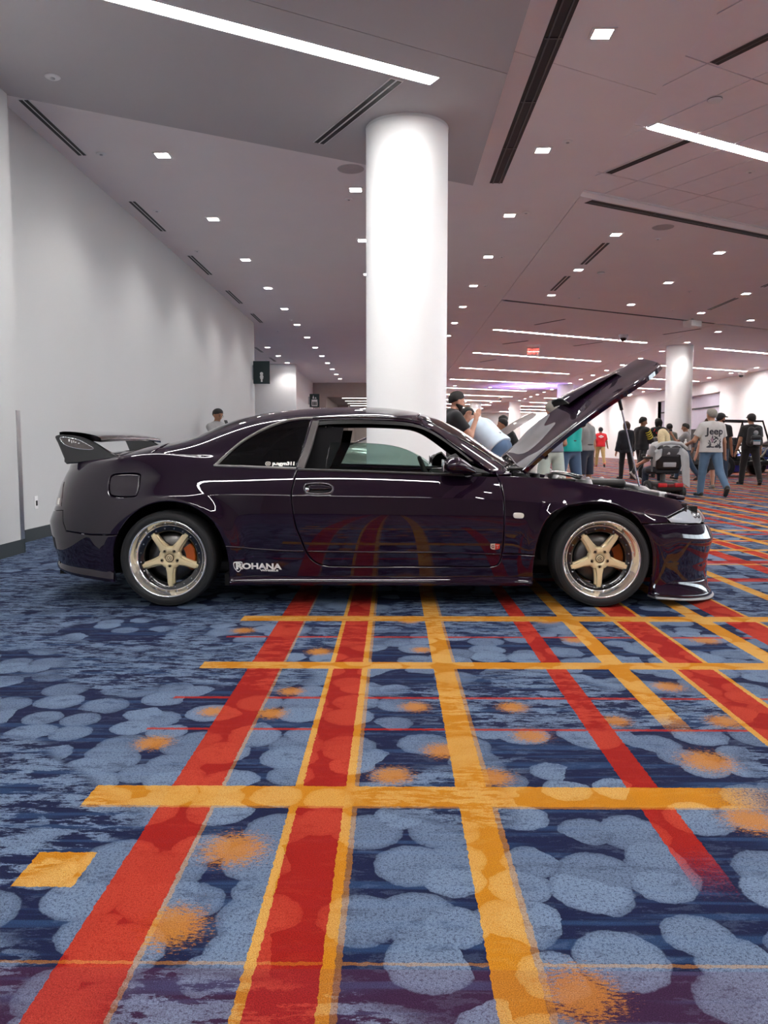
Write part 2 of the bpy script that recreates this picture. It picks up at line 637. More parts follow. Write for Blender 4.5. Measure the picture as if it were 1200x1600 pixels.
al = struct('wall_right_recess', MB().box(WR + .22, WR + .4, 41.0, 51, 0, 3.8).box(WR + .01, WR + .4, 40.9, 41.2, 0, 3.8).box(WR + .01, WR + .4, 50.7, 51, 0, 3.8), M_mauve,
            label='mauve recess in the white wall')
MB().box(WR + .17, WR + .22, 41.2, 50.7, 3.0, 3.08).build('shutter_rail', M_black, al)
MB().box(WR + .15, WR + .22, 41.2, 50.7, 0.0, 1.9).build('shutter_board', M_black, al)
struct('wall_far', MB().box(-9, 40, Y1, Y1 + .2, 0, 4.6), M_white)
for n, (x0, x1, y0, y1) in enumerate([(-3.62, -3.5, 6.3, 7.412), (-3.86, WL + .012, 7.4, 22.2)]):
    struct('baseboard_left' if n else 'baseboard_left_front', MB().box(x0, x1 + .004 if n == 0 else x1, y0, y1, 0, .13), M_base)
struct('baseboard_left_return', MB().box(WL, -3.5 + .004, 7.4, 7.412, 0, .13), M_base)
struct('baseboard_right', MB().box(WR - .015, WR, Y0, 41.2, 0, .1).box(WR - .015, WR, 50.7, Y1, 0, .1), M_white)
struct('trim_3', MB().box(-3.565, -3.494, 7.33, 7.406, .13, 1.34), M_steel, label='brushed steel corner guard on the wall end')
struct('wall_west_light_stop', MB().box(-9.2, -9, Y0, Y1, 0, 4.6), M_white)  # unseen wall, added to keep daylight from leaking in on this side
win = struct('window_1', MB().box(WR + .05, WR + .2, GY0, GY1, GZ0, GZ0 + .06).box(WR + .05, WR + .2, GY0, GY1, GZ1 - .06, GZ1), M_darkgrey, label='long glazed side of the hall with dark mullions')
for k in range(11):
    y = GY0 + (GY1 - GY0) * k / 10
    MB().box(WR + .05, WR + .2, y - .04, y + .04, GZ0, GZ1).build('mullion', M_darkgrey, win)
    if k < 10:
        MB().box(WR + .11, WR + .12, y + .04, y + 2.76, GZ0 + .06, GZ1 - .06).build('pane', M_pane, win)
pd_ = bpy.data.lights.new('window_right_offscreen', 'AREA')
pd_.shape, pd_.size, pd_.size_y = 'RECTANGLE', GZ1 - GZ0, GY1 - GY0
pd_.cycles.is_portal = True
po = bpy.data.objects.new('window_right_offscreen', pd_)
col.objects.link(po)
po.location = (WR + .03, (GY0 + GY1) / 2, (GZ0 + GZ1) / 2)
po.rotation_euler = (0, math.pi / 2, 0)
# restroom lobby beyond the long wall
struct('wall_lobby', MB().box(-9, -4.05, 33.4, 33.8, 0, 4.5).box(-9, -8.8, 22, 33.6, 0, 4.5).box(-9, WL - .3, 22.0, 22.2, 0, 4.5), M_white)
struct('wall_lobby_inner', MB().box(-9, -4.35, 33.8, 43.4, 0, 4.5), M_white)
struct('wall_corridor', MB().box(-4.35, -3.6, 43.4, 60, 0, 4.5).box(-3.6, 1.9, 43.3, 60, 3.62, 4.5).box(-3.6, -2.9, 52, 60, 0, 3.7).box(1.9, 2.3, 43.2, 60, 0, 4.5), M_taupe,
       label='taupe corridor portal beyond the restrooms')
struct('wall_corridor_end', MB().box(-3.6, 1.9, 60, 60.2, 0, 3.7), M_taupe)

# ---- round columns
def column(x, y, r, top, label):
    m = MB()
    m.lathe([(0, 0), (r, 0), (r, top), (0, top)], 64, smooth=True)
    o = thing('round_column', label, 'column', (x, y, 0))
    me = MB()
    me.lathe([(r, 0.12), (r, top)], 64)
    me.build('shaft', M_column, o)
    MB().lathe([(r + .012, 0), (r + .012, .12), (r, .13)], 64).build('base_band', M_base, o)
    MB().lathe([(r + .004, top - .03), (r + .004, top + .01)], 64).build('top_reveal', M_trimw, o)
    return o


column(.145, 8.25, .415, ZS, 'thick white round column standing behind the car')
column(9.85, 27.45, .44, ZC, 'white round column behind the visitors in the hall')
column(9.75, 44.9, .44, ZC, 'white round column far behind the raised hood')
column(9.6, 62.3, .44, ZC, 'slender looking white column deep in the hall beside the grey car hood')
column(6.6, 63.0, .44, ZC, 'white column deep in the hall near the central column')

ORD = ['first', 'second', 'third', 'fourth', 'fifth', 'sixth', 'seventh', 'eighth', 'ninth', 'tenth', 'eleventh', 'twelfth', 'thirteenth', 'fourteenth', 'fifteenth', 'sixteenth', 'seventeenth', 'eighteenth', 'nineteenth', 'twentieth', 'twenty-first', 'twenty-second']
OFF = {}


def in_picture(x, y, z):
    q = np.array([x, y, z]) - CO
    w = q @ CF
    if w < .1:
        return False
    u, v = 600 + FPX * (q @ CR) / w, 800 - FPX * (q @ CU) / w
    return 0 <= u <= IMG_W and 0 <= v <= IMG_H


def mark_offscreen(o):
    for q in [o] + list(o.children):
        if q is o or q.type == 'LIGHT' or q.name.split('.')[0] in ('lens', 'diffuser'):
            base = q.name.split('.')[0]
            OFF[base] = OFF.get(base, -1) + 1
            q.name = ORD[OFF[base]] + '_' + base + '_offscreen'


# ---- recessed square downlights
dl = thing('downlight', 'square recessed downlight in the row along the long grey wall', 'downlight', (0, 0, ZC), 0, 'downlights in the ceiling')
tr = MB()
for x0, x1, y0, y1 in ((-.10, .10, -.10, -.075), (-.10, .10, .075, .10), (-.10, -.075, -.075, .075), (.075, .10, -.075, .075)):
    tr.box(x0, x1, y0, y1, -.008, 0)
tr.build('trim_ring', M_trimw, dl)
MB().box(-.075, .075, -.075, .075, -.004, 0).build('lens', M_led, dl)
beam = bpy.data.lights.new('downlight_beam', 'SPOT')
beam.energy, beam.color, beam.spot_size, beam.spot_blend, beam.shadow_soft_size = DOWNLIGHT_BEAM, (1, .965, .94), math.radians(128), .75, .07
bo = bpy.data.objects.new('beam', beam)
col.objects.link(bo)
bo.parent = dl
bo.location = (0, 0, -.012)
spots = [(-2.685, 9.48 + 2.606 * k, '%s square downlight past the soffit in the row along the long grey wall' % ORD[k]) for k in range(13)]
spots += [(-.49, 10.75 + 2.6 * k, '%s square downlight past the round ceiling speaker in the row behind the central column' % ORD[k]) for k in range(13)]
spots += [(1.722, 6.80 + 2.572 * k, ('%s square downlight beside the long wide black slot, counted from its inner end' % ORD[1 - k] if k <= 1 else '%s square downlight past the end of the long wide black slot' % ORD[k - 2])) for k in range(-4, 15)]
for c, x in enumerate((3.59, 5.75, 7.91, 9.73)):
    for k in range(3):
        y = 13.02 + c * 1.227 + 2.575 * k
        spots.append((x, y, '%s square downlight past the tile field in the %s row from the ceiling joint' % (ORD[k], ORD[c])))
spots += [(9.73, 24.0 + 2.46 * k, '%s square downlight past the projector in the row beside the far columns' % ORD[k]) for k in range(17)]
spots += [(15.96, 27.3 + 2.6 * k, '%s square downlight in the row washing the white hall wall' % ORD[k]) for k in range(17)]
spots += [(x, 45.58 + (x - 3.57) * .568 + dy, 'square downlight deep in the hall among the strip lights') for x in (3.57, 5.75, 7.87) for dy in (0, 15.5, 18.1)]
spots += [(-4.34, 27.66 + 2.6 * k, '%s square downlight in the restroom lobby beside the diffusers' % ORD[k]) for k in range(3)]
FAR_B = (18.95, 24.0, 28.95, 34.15, 39.4, 44.5, 49.6, 54.7, 59.8, 64.9)


def on_strip(x, y):
    b = x * DB[0] + y * DB[1]
    return (2.7 < x < 8.7 or 10.7 < x < 16.6) and any(abs(b - q) < .25 for q in FAR_B)


n_dl = 0
for x, y, lb in spots:
    if on_strip(x, y):
        continue
    o = dl if n_dl == 0 else copy_tree(dl)
    n_dl += 1
    o.location = (x, y, ZC)
    o['label'] = lb
    if not in_picture(x, y, ZC):
        mark_offscreen(o)

# ---- linear strip lights, laid along the turned grid
def strip_light(a0, a1, b, z, w, label):
    cx, cy = ab((a0 + a1) / 2, b)
    o = thing('strip_light', label, 'strip light', (cx, cy, z - .0006), TH, 'linear strip lights in the ceiling')
    L = (a1 - a0) / 2
    h = MB()
    for q in ((-L - .012, L + .012, -w / 2 - .012, -w / 2), (-L - .012, L + .012, w / 2, w / 2 + .012), (-L - .012, -L, -w / 2, w / 2), (L, L + .012, -w / 2, w / 2)):
        h.box(*q, -.006, .0)
    h.build('housing', M_trimw, o)
    MB().box(-L, L, -w / 2, w / 2, -.003, .0).build('diffuser', M_strip, o)
    if not any(in_picture(*ab(a0 + (a1 - a0) * k / 20, b), z) for k in range(21)):
        mark_offscreen(o)
    return o


strip_light(-.42, 3.86, 6.06, ZS, .15, 'bright linear strip light in the soffit, ending near the column head')
strip_light(-3.35, 1.4, 1.0, ZS, .15, 'bright linear strip light in the soffit, second from the column head')
strip_light(-6.2, -1.4, -4.05, ZS, .15, 'bright linear strip light in the soffit, third from the column head')
strip_light(6.84, 13.0, 6.34, ZT, .16, 'bright linear strip light crossing the raised tile field')
strip_light(4.6, 10.6, 1.1, ZT, .16, 'bright linear strip light in the tile field nearer the entrance')
strip_light(2.2, 8.2, -4.1, ZT, .16, 'bright linear strip light at the entrance end of the tile field')
for i, b in enumerate(FAR_B):
    for x0, x1, lb in ((2.98, 8.4, '%s strip light beyond the thin black slot, in the run under the exit sign'), (10.95, 16.3, '%s strip light in the run between the far columns and the white wall')):
        y0_, y1_ = y_on_b(x0, b), y_on_b(x1, b)
        strip_light(x0 * DA[0] + y0_ * DA[1], x1 * DA[0] + y1_ * DA[1], b, ZC, .14, lb % ORD[i])
M_strip_soft = mat('strip_diffuser_soft', (1, 1, 1), .5, var=0, emit=(1.0, .98, .96), estr=7.0)
for k in range(6):
    o = thing('strip_light', '%s cross strip light in the low taupe corridor' % ORD[k], 'strip light', (-.2, 44.4 + 2.8 * k, 3.6194), 0, 'corridor strip lights')
    MB().box(-2.6, 1.8, -.11, .11, -.004, 0).build('diffuser', M_strip_soft, o)
    MB().box(-2.62, 1.82, -.12, -.11, -.006, 0).box(-2.62, 1.82, .11, .12, -.006, 0).build('housing', M_trimw, o)

# ---- slot diffusers
def slot_vent(x, y, L, ang, z, label, w=.11, n=2, frame=M_trimw, group='twin slot air diffusers'):
    """air diffuser of n dark slots in a thin metal frame, running along its own y axis"""
    o = thing('slot_diffuser', label, 'air vent', (x, y, z), ang, group)
    MB().box(-w / 2, w / 2, 0, L, -.004, 0).build('frame', frame, o)
    s = w / n
    for k in range(n):
        x0 = -w / 2 + s * k + s * .17
        MB().box(x0, x0 + s * .66, .012, L - .012, -.0075, -.002).build('slot', M_black, o)
    return o


for i, (y, L) in enumerate(((7.98, 1.5), (11.21, 1.54), (14.36, 1.59), (17.55, 1.6), (20.6, 1.5))):
    slot_vent(-3.62, y, L, 0, ZC, '%s twin slot air diffuser along the long grey wall, counted from the soffit' % ORD[i], group='diffusers along the grey wall')
for y, lb in ((27.6, 'nearer'), (30.8, 'farther')):
    slot_vent(-4.75, y, 1.5, 0, ZC, '%s twin slot air diffuser in the restroom lobby' % lb, group='lobby diffusers')
x, y = ab(3.567, 6.20)
slot_vent(x, y, 1.66, TH, ZS, 'twin slot air diffuser in the soffit next to the column head', w=.13)
x, y = ab(7.53, 6.44)
slot_vent(x, y, 1.24, TH, ZT, 'slot air diffuser in the tile field beside the strip light', w=.10, frame=M_darkgrey)
x, y = ab(6.24, 3.86)
slot_vent(x, y, 1.22, TH, ZT, 'slot air diffuser in the tile field nearer the entrance', w=.11, frame=M_darkgrey)
slot_vent(3.575, 13.54, 1.59, 0, ZC, 'twin slot air diffuser beyond the tile field, nearer one', w=.15)
slot_vent(3.51, 16.14, 1.51, 0, ZC, 'twin slot air diffuser beyond the tile field, farther one', w=.15)
slot_vent(7.92, 18.53, 1.63, 0, ZC, 'twin slot air diffuser right of the tile field', w=.13)
slot_vent(7.92, 15.9, 1.4, 0, ZC, 'twin slot air diffuser above the crowd', w=.13)
for (x0, y0), (x1, y1), lb in (((4.01, 22.6), (4.64, 21.61), 'slim slot diffuser before the first strip light past the thin black slot'), ((3.7, 26.84), (4.41, 26.03), 'slim slot diffuser between the first and second strip lights near the exit sign'),
                               ((3.57, 32.55), (4.1, 31.65), 'slim slot diffuser between the second and third strip lights'), ((8.3, 24.6), (8.98, 23.4), 'slim slot diffuser beside the black dome camera under the strip lights'), ((6.2, 27.4), (6.9, 26.3), 'slim slot diffuser just beyond the exit sign')):
    slot_vent(x1, y1, math.hypot(x1 - x0, y1 - y0), math.atan2(-(x0 - x1), y0 - y1), ZC, lb, w=.08, n=1, frame=M_darkgrey, group='slim diffusers')


def long_slot(poly_a, L, w, loc, ang, label, fins):
    o = thing('linear_slot', label, 'ceiling slot', loc, ang)
    MB().box(-w / 2, w / 2, 0, L, -.004, 0).build('recess', M_black, o)
    for k in range(fins):
        x0 = -w / 2 + w * (k + .5) / fins - .006
        MB().box(x0, x0 + .012, .01, L - .01, -.014, -.002).build('rail', M_darkgrey, o)
    n = int(L / 1.2)
    for k in range(1, n):
        MB().box(-w / 2 + .01, w / 2 - .01, k * L / n, k * L / n + .02, -.011, -.003).build('bracket', M_darkgrey, o)
    return o


long_slot(None, 10.51 + 9, .165, (1.335, -9, ZC), 0, 'long wide black ceiling slot running beside the soffit', 2)
x, y = 2.72, y_on_b(2.72, 8.48)
long_slot(None, 17.5, .155, (x, y, ZC), TH - math.pi / 2, 'long black ceiling slot along the end of the tile field', 1)
x, y = 2.62, y_on_b(2.62, 15.06)
long_slot(None, 7.3, .11, (x, y, ZC), TH - math.pi / 2, 'thin black ceiling slot beyond the downlights', 1)

# ---- small ceiling fittings
def sprinkler(x, y, z, label='small white sprinkler cover in the ceiling', r=.04):
    o = thing('sprinkler', label, 'sprinkler', (x, y, z), 0, 'sprinklers')
    MB().lathe([(0, -.012), (r * .8, -.012), (r, -.004), (r, 0)], 20).build('cover_plate', M_trimw, o)
    MB().lathe([(0, -.02), (r * .3, -.02), (r * .3, -.01)], 12).build('head', M_steel, o)


sprinkler(-2.94, 7.07, ZS, 'white sprinkler cover in the soffit above the wall end', .065)
for u, v, z, r in ((158, 240, ZC, .06), (245, 329, ZC, .06), (308, 392, ZC, .05), (887, 221, ZC, .06), (822, 332, ZC, .06), (784, 401, ZC, .05), (758, 446, ZC, .05),
                   (545, 311, ZC, .05), (1172, 268, ZT, .06), (1028, 373, ZC, .05), (1077, 455, ZC, .05), (1051, 484, ZC, .05), (905, 465, ZC, .05), (454, 500, ZC, .05), (434, 517, ZC, .05)):
    q = at_z(u, v, z)
    sprinkler(q[0], q[1], z, 'small white sprinkler cover in the ceiling', r)
def speaker(u, v, z, label):
    q = at_z(u, v, z)
    o = thing('ceiling_speaker', label, 'speaker', (q[0], q[1], z))
    MB().lathe([(.15, -.006), (.16, -.006), (.165, 0)], 40).build('rim', M_soffit, o)
    MB().lathe([(0, -.004), (.15, -.005)], 40).build('grille', mat('speaker_grille', (.45, .42, .42), .8, bump=.6, bscale=300), o)


speaker(548, 264, ZC, 'round flush ceiling speaker beside the column head')
speaker(1036, 355, ZC, 'round flush ceiling speaker below the long black slot')
for u, v, z, lb in ((1117, 153, ZT, 'white smoke detector in the tile field'), (939, 425, ZC, 'white smoke detector near the downlights')):
    q = at_z(u, v, z)
    o = thing('smoke_detector', lb, 'smoke detector', (q[0], q[1], z))
    MB().lathe([(.07, 0), (.07, -.02), (.06, -.035), (0, -.04)], 24).build('housing', M_trimw, o)
    MB().lathe([(.071, -.012), (.073, -.016), (.071, -.02)], 24).build('vent_ring', M_darkgrey, o)
for u, v, lb in ((974, 523, 'black dome camera under the strip lights'), (1158, 583, 'black dome camera beside the white wall'), (782, 620, 'black dome camera deep in the hall')):
    q = at_z(u, v, ZC)
    o = thing('dome_camera', lb, 'camera', (q[0], q[1], ZC))
    MB().lathe([(.14, 0), (.14, -.05), (.12, -.09), (.09, -.1)], 28).build('base', M_trimw, o)
    MB().lathe([(.10, -.1), (.095, -.15), (.06, -.19), (0, -.205)], 28).build('dome', mat('smoked_dome', (.01, .01, .012), .08, coat=1), o)
q = at_z(1082, 498, ZC)
o = thing('projector', 'white box projector under the ceiling above the visitors', 'projector', (q[0], q[1], ZC), TH)
MB().rbox(-.2, .2, -.15, .15, -.22, -.06, .02).build('case', M_trimw, o)
MB().tube([(0, 0, -.07), (0, 0, 0)], .03).build('mount', M_steel, o)
MB().lathe([(0, .17), (.04, .17), (.045, .14)], 16, (.1, 0, -.14), 'Y').build('lens', M_black, o)

# exit sign
q = at_z(833, 538, ZC)
o = thing('exit_sign', 'red illuminated exit sign hanging from the ceiling', 'sign', (q[0], q[1], ZC), 0)
MB().box(-.20, .20, -.03, .03, -.40, -.09).build('panel', mat('sign_panel_clear', (.50, .40, .40), .3), o)
MB().box(-.24, .24, -.04, .04, -.09, 0).build('canopy', M_trimw, o)
M_red_em = mat('sign_red', (.9, .05, .04), .5, var=0, emit=(1, .07, .05), estr=2.2)
M_white_em = mat('sign_white_line', (.9, .9, .9), .5, var=0, emit=(1, .9, .85), estr=1.5)
me = text_mesh('EXIT', .25, .004, sx=.78)
t = link('lettering', me, M_red_em, o)
t.location = (0, -.036, -.25)
t.rotation_euler = (math.pi / 2, 0, 0)
MB().box(-.19, .21, -.040, -.034, -.255, -.24).build('glow_line', M_white_em, o)

# restroom signs
M_sign = mat('sign_dark_green', (.018, .036, .038), .5)
M_pict = mat('sign_pictogram', (.82, .84, .84), .6)
q = at_y(414, 582, 21.9)
o = thing('restroom_sign', 'dark blade sign with a white standing figure by the restroom lobby', 'sign', (WL + .25, 21.9, q[2]))
MB().rbox(-.23, .22, -.025, .025, -.31, .31, .008).build('board', M_sign, o)
MB().box(-.25, -.225, -.02, .02, -.2, .2).build('bracket', M_steel, o)
g = MB()
g.prism([(-.05 + .06 * math.cos(t), .0 + .06 * math.sin(t)) for t in [k * math.pi / 8 for k in range(16)]], 0, .004, Matrix.Translation((.035, -.026, -.035)) @ Matrix.Scale(.75, 4) @ Matrix.Rotation(math.pi / 2, 4, 'X'))
g.prism([(-.03, -.075), (.03, -.075), (.075, -.19), (.055, -.2), (.035, -.16), (.06, -.25), (.03, -.25), (.028, -.36), (-.028, -.36), (-.03, -.25), (-.06, -.25), (-.035, -.16), (-.055, -.2), (-.075, -.19)],
        0, .004, Matrix.Translation((0, -.026, .01)) @ Matrix.Scale(.75, 4) @ Matrix.Rotation(math.pi / 2, 4, 'X'))
g.build('pictogram', M_pict, o)
q = at_y(491.5, 626, 41.0)
o = thing('elevator_sign', 'small dark sign with white figures in a lift cabin', 'sign', (q[0], 41.0, q[2]))
MB().rbox(-.25, .25, -.03, .03, -.34, .34, .008).build('board', M_sign, o)
MB().box(-4.352 - q[0], -.24, -.02, .02, -.2, .2).build('bracket', M_steel, o)
g = MB()
RX = Matrix.Translation((0, -.031, 0)) @ Matrix.Rotation(math.pi / 2, 4, 'X')
g.prism([(-.15, -.28), (.15, -.28), (.15, .05), (-.15, .05)], 0, .004, RX)
for s in (-1, 1):
    g.prism([(s * .06 - .05, .10), (s * .06 + .05, .10), (s * .06, .10 + (.09 if s > 0 else .17))], 0, .004, RX)
g.build('pictogram', M_pict, o)
g = MB()
for dx in (-.08, 0, .08):
    g.prism([(dx - .03, -.24), (dx + .03, -.24), (dx + .03, -.08), (dx, -.03), (dx - .03, -.08)], .004, .006, RX)
g.build('pictogram_figures', M_sign, o)

# wall outlet on the long wall
o = thing('wall_outlet', 'white wall outlet with a black socket near the floor', 'outlet', (WL, 8.44, .40))
MB().rbox(0, .008, -.04, .04, -.07, .07, .003).build('plate', M_trimw, o)
MB().rbox(.008, .014, -.02, .02, -.035, .02, .003).build('socket', M_black, o)

# purple stage wash on the far ceiling
ld = bpy.data.lights.new('stage_wash', 'SPOT')
ld.energy, ld.color, ld.spot_size, ld.spot_blend = 900, (.38, .26, 1.0), 1.9, 1.0
ld.shadow_soft_size = .2
lo = bpy.data.objects.new('stage_wash', ld)
col.objects.link(lo)
lo.location = (8.0, 46.0, 1.6)
lo.rotation_euler = (math.pi, 0, 0)
# ------------------------------------------------------------------ the coupe: one lofted body surface, cut into panels
YC = 5.76                                    # centre line of the car; the near flank lies at YC - half width
CAR0 = np.array([-.05, YC, 0.0])


class Spl:
    """natural cubic spline through sparse points, straight beyond its ends"""
    def __init__(s, x, y):
        o = np.argsort(x)
        x, y = np.asarray(x, float)[o], np.asarray(y, float)[o]
        n = len(x)
        A, r = np.eye(n), np.zeros(n)
        for i in range(1, n - 1):
            h0, h1 = x[i] - x[i - 1], x[i + 1] - x[i]
            A[i, i - 1], A[i, i], A[i, i + 1] = h0, 2 * (h0 + h1), h1
            r[i] = 6 * ((y[i + 1] - y[i]) / h1 - (y[i] - y[i - 1]) / h0)
        s.x, s.y, s.m = x, y, np.linalg.solve(A, r)

    def __call__(s, q):
        q = np.asarray(q, float)
        i = np.clip(np.searchsorted(s.x, q) - 1, 0, len(s.x) - 2)
        x0, x1 = s.x[i], s.x[i + 1]
        h = x1 - x0
        qc = np.clip(q, s.x[0], s.x[-1])
        a, b = (x1 - qc) / h, (qc - x0) / h
        v = a * s.y[i] + b * s.y[i + 1] + ((a ** 3 - a) * s.m[i] + (b ** 3 - b) * s.m[i + 1]) * h * h / 6
        d0 = (s.y[1] - s.y[0]) / (s.x[1] - s.x[0]) - (s.x[1] - s.x[0]) * s.m[1] / 6
        d1 = (s.y[-1] - s.y[-2]) / (s.x[-1] - s.x[-2]) + (s.x[-1] - s.x[-2]) * s.m[-2] / 6
        return v + np.where(q < s.x[0], (q - s.x[0]) * d0, 0) + np.where(q > s.x[-1], (q - s.x[-1]) * d1, 0)


# outline of the flank, level by level: picture point and half width there
LEVELS = [
    [(93, 884, .5), (180, 908, .835), (262, 913, .835), (358, 913, .835), (600, 914, .835), (833, 914, .835), (940, 918, .835), (1017, 929, .835), (1106, 927, .5)],
    [(82, 852, .5), (180, 866, .855), (262, 862, .86), (358, 858, .862), (480, 861, .862), (690, 863, .862), (835, 866, .86), (940, 872, .855), (1012, 880, .85), (1110, 872, .5)],
    [(76, 815, .5), (180, 815, .868), (262, 814, .876), (358, 812, .876), (480, 815, .874), (690, 817, .874), (835, 820, .874), (940, 824, .874), (1012, 835, .862), (1118, 840, .5)],
    [(87, 790, .5), (180, 779, .858), (262, 774, .866), (358, 773, .868), (460, 775, .868), (690, 779, .868), (835, 784, .868), (940, 793, .862), (1012, 803, .84), (1108, 816, .5)],
    [(95, 758, .5), (180, 749, .825), (262, 746, .835), (340, 749, .842), (480, 753, .845), (690, 758, .845), (790, 763, .842), (870, 770, .83), (950, 781, .81), (1012, 790, .79), (1102, 800, .5)],
    [(105, 733, .5), (180, 723, .78), (240, 718, .79), (340, 727, .805), (480, 732, .81), (690, 740, .81), (790, 743, .80), (870, 748, .775), (950, 759, .75), (1010, 770, .73), (1086, 788, .48)],
    [(108, 727, .45), (180, 716, .70), (240, 709, .73), (300, 711, .745), (345, 706, .735), (400, 697, .705), (480, 693, .70), (560, 693, .70), (640, 697, .70), (720, 719, .745), (790, 739, .74), (870, 743, .66), (950, 754, .63), (1010, 764, .60), (1086, 783, .4)],
    [(108, 725, .4), (180, 713, .60), (240, 703, .665), (300, 693, .675), (345, 678, .645), (400, 663, .61), (480, 654, .60), (560, 651, .60), (640, 659, .605), (720, 697, .66), (790, 734, .66), (870, 740, .55), (950, 750, .52), (1010, 761, .50), (1086, 780, .3)],
    [(108, 724, .3), (180, 711, .50), (240, 699, .58), (300, 687, .59), (345, 670, .56), (400, 655, .535), (480, 646, .53), (560, 643, .53), (640, 651, .535), (720, 688, .58), (790, 728, .58), (870, 737, .42), (950, 746, .40), (1010, 757, .38), (1086, 778, .2)],
]
VK = np.array([0, .23, .41, .57, .67, .76, .96, 1.15, 1.235, 1.77])
NC = 3                                       # the crease along the door
XA, XB, LR, LF, SEN = -1.70, 1.50, 1.15, 1.2, 2.5
zk, yk = [], []
for lv in LEVELS:
    P = [at_y(u, v, YC - h) for u, v, h in lv]
    zk.append(Spl([p[0] for p in P], [p[2] for p in P]))
    inner = [(p[0], h) for p, (u, v, h) in zip(P, lv)][1:-1]
    yk.append(Spl([a for a, _ in inner], [h for _, h in inner]))
# centre line: boot, rear glass, roof, windscreen, hood
cl = [(-2.40, .905), (-1.95, .955), (-1.62, .99), (-1.40, 1.06), (-1.05, 1.185), (-.75, 1.247), (-.35, 1.272), (.05, 1.262), (.28, 1.225), (.58, 1.075), (.82, .925), (1.05, .905), (1.45, .855), (1.75, .79), (2.05, .70)]
zk.append(Spl([a for a, _ in cl], [b for _, b in cl]))
yk.append(lambda q: np.zeros_like(np.asarray(q, float)))
REAR = [(93, 884), (82, 852), (75, 815), (85, 792), (93, 760), (104, 731), (107, 726), (107, 725), (107, 724), (107, 724)]
FRONT = [(1108, 927), (1110, 874), (1119, 840), (1110, 816), (1102, 800), (1088, 788), (1088, 784), (1088, 784), (1088, 784), (1088, 784)]
xr = np.array([at_y(u, v, 5.36)[0] - .02 for u, v in REAR])
xf = np.array([at_y(u, v, 5.36)[0] + .02 for u, v in FRONT])
ARCH = [(at_y(263, 877, YC - .86)[[0, 2]], .385), (at_y(934, 876, YC - .86)[[0, 2]], .385)]


def cubic_v(vals, V, ks):
    """natural cubic through the levels ks for every column of vals, evaluated at V (one v per column)"""
    x = VK[ks]
    n = len(ks)
    T = _tc.get(n)
    if T is None:
        T = _tc[n] = _cubic_matrix(x, n)
    y = vals[ks]
    m = T @ y
    i = np.clip(np.searchsorted(x, V) - 1, 0, n - 2)
    c = np.arange(len(V))
    h = x[i + 1] - x[i]
    a, b = (x[i + 1] - V) / h, (V - x[i]) / h
    return a * y[i, c] + b * y[i + 1, c] + ((a ** 3 - a) * m[i, c] + (b ** 3 - b) * m[i + 1, c]) * h * h / 6


_tc = {}


def _cubic_matrix(x, n):
    A, B = np.eye(n), np.zeros((n, n))
    for i in range(1, n - 1):
        h0, h1 = x[i] - x[i - 1], x[i + 1] - x[i]
        A[i, i - 1], A[i, i], A[i, i + 1] = h0, 2 * (h0 + h1), h1
        B[i, i - 1], B[i, i], B[i, i + 1] = 6 / h0, -6 / h0 - 6 / h1, 6 / h1
    return np.linalg.solve(A, B)


KLO, KUP = list(range(0, NC + 1)), list(range(NC, 10))


def S(u, v):
    """point of the body surface: u runs nose-wards, v from sill to the centre line of roof, boot and hood"""
    u, v = np.atleast_1d(np.asarray(u, float)), np.atleast_1d(np.asarray(v, float))
    xn = np.clip(u, XA, XB)
    tr, tf = np.clip((XA - u) / LR, 0, 1), np.clip((u - XB) / LF, 0, 1)
    s = lambda t: np.sin(t * math.pi / 2) ** (2 / SEN)
    c = lambda t: np.maximum(np.cos(t * math.pi / 2), 0) ** (2 / SEN)
    xrv, xfv = np.interp(v, VK, xr), np.interp(v, VK, xf)
    x = xn - (XA - xrv) * s(tr) + (xfv - XB) * s(tf)
    Z = np.array([f(x) for f in zk])
    Yh = np.array([f(xn) for f in yk])
    lo = v <= VK[NC]
    vl, vu = np.minimum(v, VK[NC]), np.maximum(v, VK[NC])
    z = np.where(lo, cubic_v(Z, vl, KLO), cubic_v(Z, vu, KUP))
    y = np.where(lo, cubic_v(Yh, vl, KLO), cubic_v(Yh, vu, KUP))
    for (ax, az), R in ARCH:                 # swollen lips round the wheel arches
        r = np.hypot(x - ax, z - az)
        y = y + .022 * np.exp(-((r - R) / .075) ** 2) * (v < VK[5])
    y = np.maximum(y, 0) * c(tr) * c(tf)
    return np.stack([x, YC - y, z], -1)


def Snorm(u, v, e=.004):
    du = S(u + e, v) - S(u - e, v)
    dv = S(u, np.minimum(v + e, 1.77)) - S(u, np.maximum(v - e, 0))
    n = np.cross(du, dv)
    return n / np.maximum(np.linalg.norm(n, axis=-1, keepdims=True), 1e-9)


def project(P):
    q = np.asarray(P) - CO
    w = q @ CF
    return np.stack([600 + FPX * (q @ CR) / w, 800 - FPX * (q @ CU) / w], -1)


_gu, _gv = np.meshgrid(np.linspace(XA - LR, XB + LF, 260), np.linspace(0, 1.77, 130), indexing='ij')
_gu, _gv = _gu.ravel(), _gv.ravel()
_gp = S(_gu, _gv)
_gn = Snorm(_gu, _gv)
_vis = ((_gp - CO) * _gn).sum(-1) < -.02
_gpx = project(_gp)


